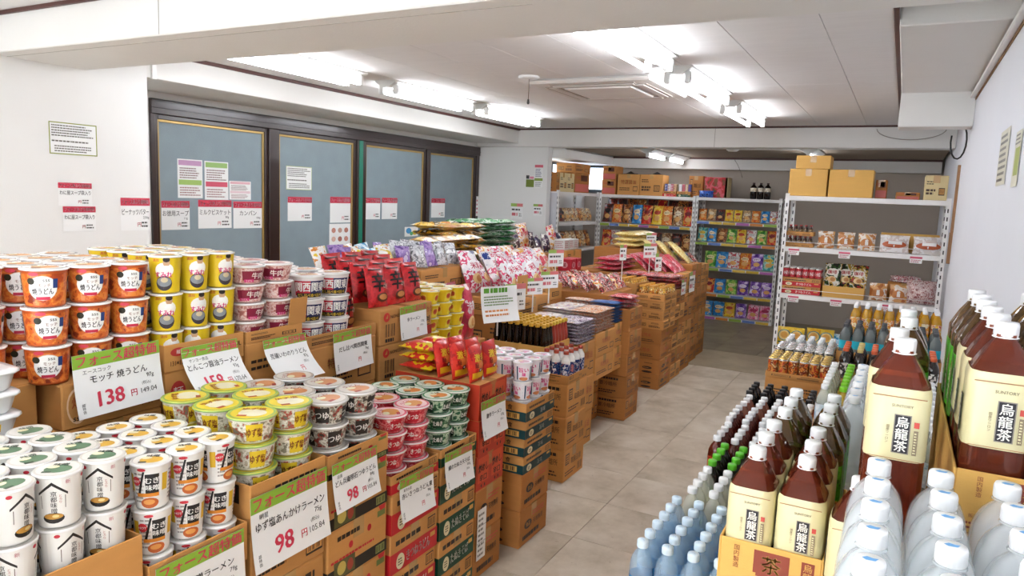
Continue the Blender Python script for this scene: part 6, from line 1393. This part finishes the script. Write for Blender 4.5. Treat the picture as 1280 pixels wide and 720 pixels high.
standing(-1.985, 3.42, 3.68, 1.088, .20, .80, lambda d, w, h: (d.lines(-w*.42, -h*.22, w*.42, -h*.04, '#5a9a2a', 1, seed=8, th=.75), d.lines(-w*.42, -h*.55, w*.42, -h*.25, '#6a8a4a', 4, seed=4), d.lines(-w*.42, -h*.85, w*.3, -h*.62, '#d88a4a', 2, seed=5)), 'large green-lettered sign before the soy bottles', 0, .04)
for x, y0, y1, zt, h, zb, tx, lab in ((-2.0, 3.70, 3.86, 1.08, .16, .76, '', 'standing price sign between the soy bottles and cracker bags'), (-2.08, 4.10, 4.26, 1.075, .11, .85, '', 'tilted price sign behind the purple packs'), (-2.08, 4.34, 4.5, 1.10, .115, .88, '', 'price sign behind the orange packs'),
                                    (-2.335, 4.98, 5.14, 1.20, .13, .945, '', 'standing price sign right of the cracker bags'), (-2.02, 5.66, 5.74, 1.235, .13, .875, '', 'narrow price sign behind the red and black bags'), (-2.0, 6.28, 6.46, 1.22, .13, .949, '', 'standing price sign above the coffee jars'),
                                    (-2.32, 7.32, 7.48, 1.27, .12, .95, '', 'price sign before the corn snacks'), (-1.9, 6.27, 6.36, 1.14, .16, .97, '', 'narrow sign beside the right coffee jars')):
    standing(x, y0, y1, zt, h, zb, green_head(tx, ''), lab)
sign(-1.712, 6.45, 6.60, .905, .14, green_head('', ''), 'price tag on the red meat snack pile')
sign(-1.732, 6.80, 7.0, .95, .20, green_head('', ''), 'price tag on the pile of pink striped packs')

# ================================================================ POSTERS ON WALLS AND GLASS
def poster(x, y0, y1, z1, z0, art, label, cat='notice', face='x'):
    p = sheet((y1-y0), z1-z0, art, 0, name='paper_notice', cat=cat)
    if face == 'x': spawn(p, (x, (y0+y1)/2, z1), label)
    elif face == '-x': spawn(p, (x, (y0+y1)/2, z1), label, rot=(0, 0, math.pi))
    else: spawn(p, ((y0+y1)/2, x, z1), label, rot=(0, 0, RZ_CAM))
W1 = XL + .003; G1 = XW - .0245
poster(W1, 2.51, 2.80, 1.93, 1.74, art_notice(10), 'framed text notice alone on the white wall')
poster(W1, 2.551, 2.757, 1.571, 1.431, art_redhead('わに屋スープ袋入り', '', ''), 'upper red headed price sheet on the white wall', 'price sheet')
poster(W1, 2.574, 2.777, 1.427, 1.275, art_redhead('わに屋スープ袋入り', '', ''), 'lower red headed price sheet on the white wall', 'price sheet')
poster(W1, 2.944, 3.152, 1.486, 1.271, art_redhead('ピーナッツバター', '230g', ''), 'price sheet for peanut butter at the wall corner', 'price sheet')
poster(G1, 3.878, 4.114, 1.79, 1.476, art_flyer('#c89ac0', '#a8c86a', 4), 'colourful flyer with blue and green bands on glass')
poster(G1, 4.135, 4.376, 1.787, 1.466, art_flyer('#9cc070', '#d85a70', 6), 'flyer with green top and yellow foot on glass')
poster(G1, 4.386, 4.622, 1.631, 1.47, art_flyer('#e0b0b8', '#e8d0d4', 8), 'small pale pink flyer on the first pane')
poster(G1, 3.727, 3.985, 1.451, 1.218, art_redhead('お徳用スープ', '11g', ''), 'price sheet for soup on the first pane', 'price sheet')
poster(G1, 4.067, 4.407, 1.462, 1.223, art_redhead('ミルクビスケット', '80g', ''), 'price sheet for milk biscuits on the first pane', 'price sheet')
poster(G1, 4.427, 4.752, 1.453, 1.216, art_redhead('カンパン', '100g', ''), 'price sheet for hard biscuits on the first pane', 'price sheet')
poster(G1, 5.044, 5.382, 1.798, 1.574, art_notice(8, '#b8c490', 9), 'white text notice on the second pane')
poster(G1, 5.064, 5.384, 1.506, 1.275, art_redhead('', '', ''), 'red headed sheet below the notice on the second pane', 'price sheet')
poster(G1, 5.644, 5.955, 1.516, 1.25, art_redhead('', '', ''), 'red headed sheet at the right of the second pane', 'price sheet')
poster(G1, 5.636, 5.955, 1.239, 1.012, lambda d, w, h: [d.ell(-w*.3+w*.3*i, -h*.3-h*.4*j, w*.1, h*.12, ['#c88a7a', '#d8b0a0', '#b87a6a'][(i+j) % 3], 0, 10) for i in range(3) for j in range(2)], 'sheet with small round pictures on the second pane')
poster(G1, 6.19, 6.45, 1.515, 1.28, art_redhead('', '', ''), 'red headed sheet on the third pane, left one', 'price sheet')
poster(G1, 6.48, 6.76, 1.521, 1.28, art_redhead('', '', ''), 'red headed sheet on the third pane, right one', 'price sheet')
poster(G1, 6.913, 7.18, 1.183, 1.069, lambda d, w, h: (d.ell(-w*.2, -h*.4, w*.2, h*.3, '#4a9ad0', 0), d.ell(w*.25, -h*.6, w*.2, h*.25, '#e0c03a', 0), d.ell(0, -h*.7, w*.12, h*.2, '#5ab07a', 1)), 'small colourful card low on the third pane')
poster(G1, 7.45, 7.75, 1.53, 1.29, art_redhead('', '', ''), 'red headed sheet on the last pane', 'price sheet')
poster(XW+.024, 8.44, 8.494, 1.574, 1.306, lambda d, w, h: d.lines(-w*.4, -h*.9, w*.4, -h*.1, '#c86a7a', 4, seed=4), 'narrow sheet on the last window jamb')
PZ = 8.497
poster(PZ, -4.618, -4.439, 1.502, 1.298, green_head('', ''), 'green and red headed price sheet on the pier', 'price sheet', 'y')
poster(PZ, -4.283, -4.147, 1.505, 1.354, green_head('', ''), 'small red headed sheet on the pier', 'price sheet', 'y')
poster(PZ, -4.407, -4.29, 1.875, 1.723, lambda d, w, h: (d.rect(-w*.5, -h, w*.5, -h*.35, '#7a8a34', 0), d.rect(-w*.5, -h*.3, -w*.1, 0, '#2a2a2a', 0), d.rect(-w*.05, -h*.3, w*.45, -h*.1, '#e08aa0', 0)), 'green picture card on the pier', face='y')
poster(PZ, -4.285, -4.166, 2.012, 1.726, lambda d, w, h: (d.rect(-w*.5, -h*.12, w*.5, 0, '#d86a7a', 0), d.lines(-w*.4, -h*.55, w*.4, -h*.16, '#6a6a8a', 6, seed=3), d.rect(-w*.5, -h*.72, w*.5, -h*.6, '#8aa04a', 0), d.lines(-w*.4, -h*.98, w*.4, -h*.75, '#8a8a8a', 3, seed=2)), 'tall text sheet with green band on the pier', face='y')
yel = surf('paper_yellowed', '#d9d6c4', .6)
p = sheet(.33, .24, lambda d, w, h: (d.lines(-w*.42, -h*.95, w*.42, -h*.05, '#6a6860', 8, seed=7),), name='paper_notice', cat='notice', mat=yel); spawn(p, (XR-.003, 3.80, 1.97), 'yellowed text sheet on the right wall', rot=(0, 0, math.pi))
p = sheet(.17, .21, lambda d, w, h: (d.rect(-w*.3, -h*.8, w*.4, -h*.3, '#9aa83a', 0), d.lines(-w*.42, -h*.25, w*.42, -h*.03, '#6a6860', 3, seed=7)), name='paper_notice', cat='notice', mat=yel); spawn(p, (XR-.003, 3.33, 1.92), 'green pictured sheet on the right wall', rot=(0, 0, math.pi))
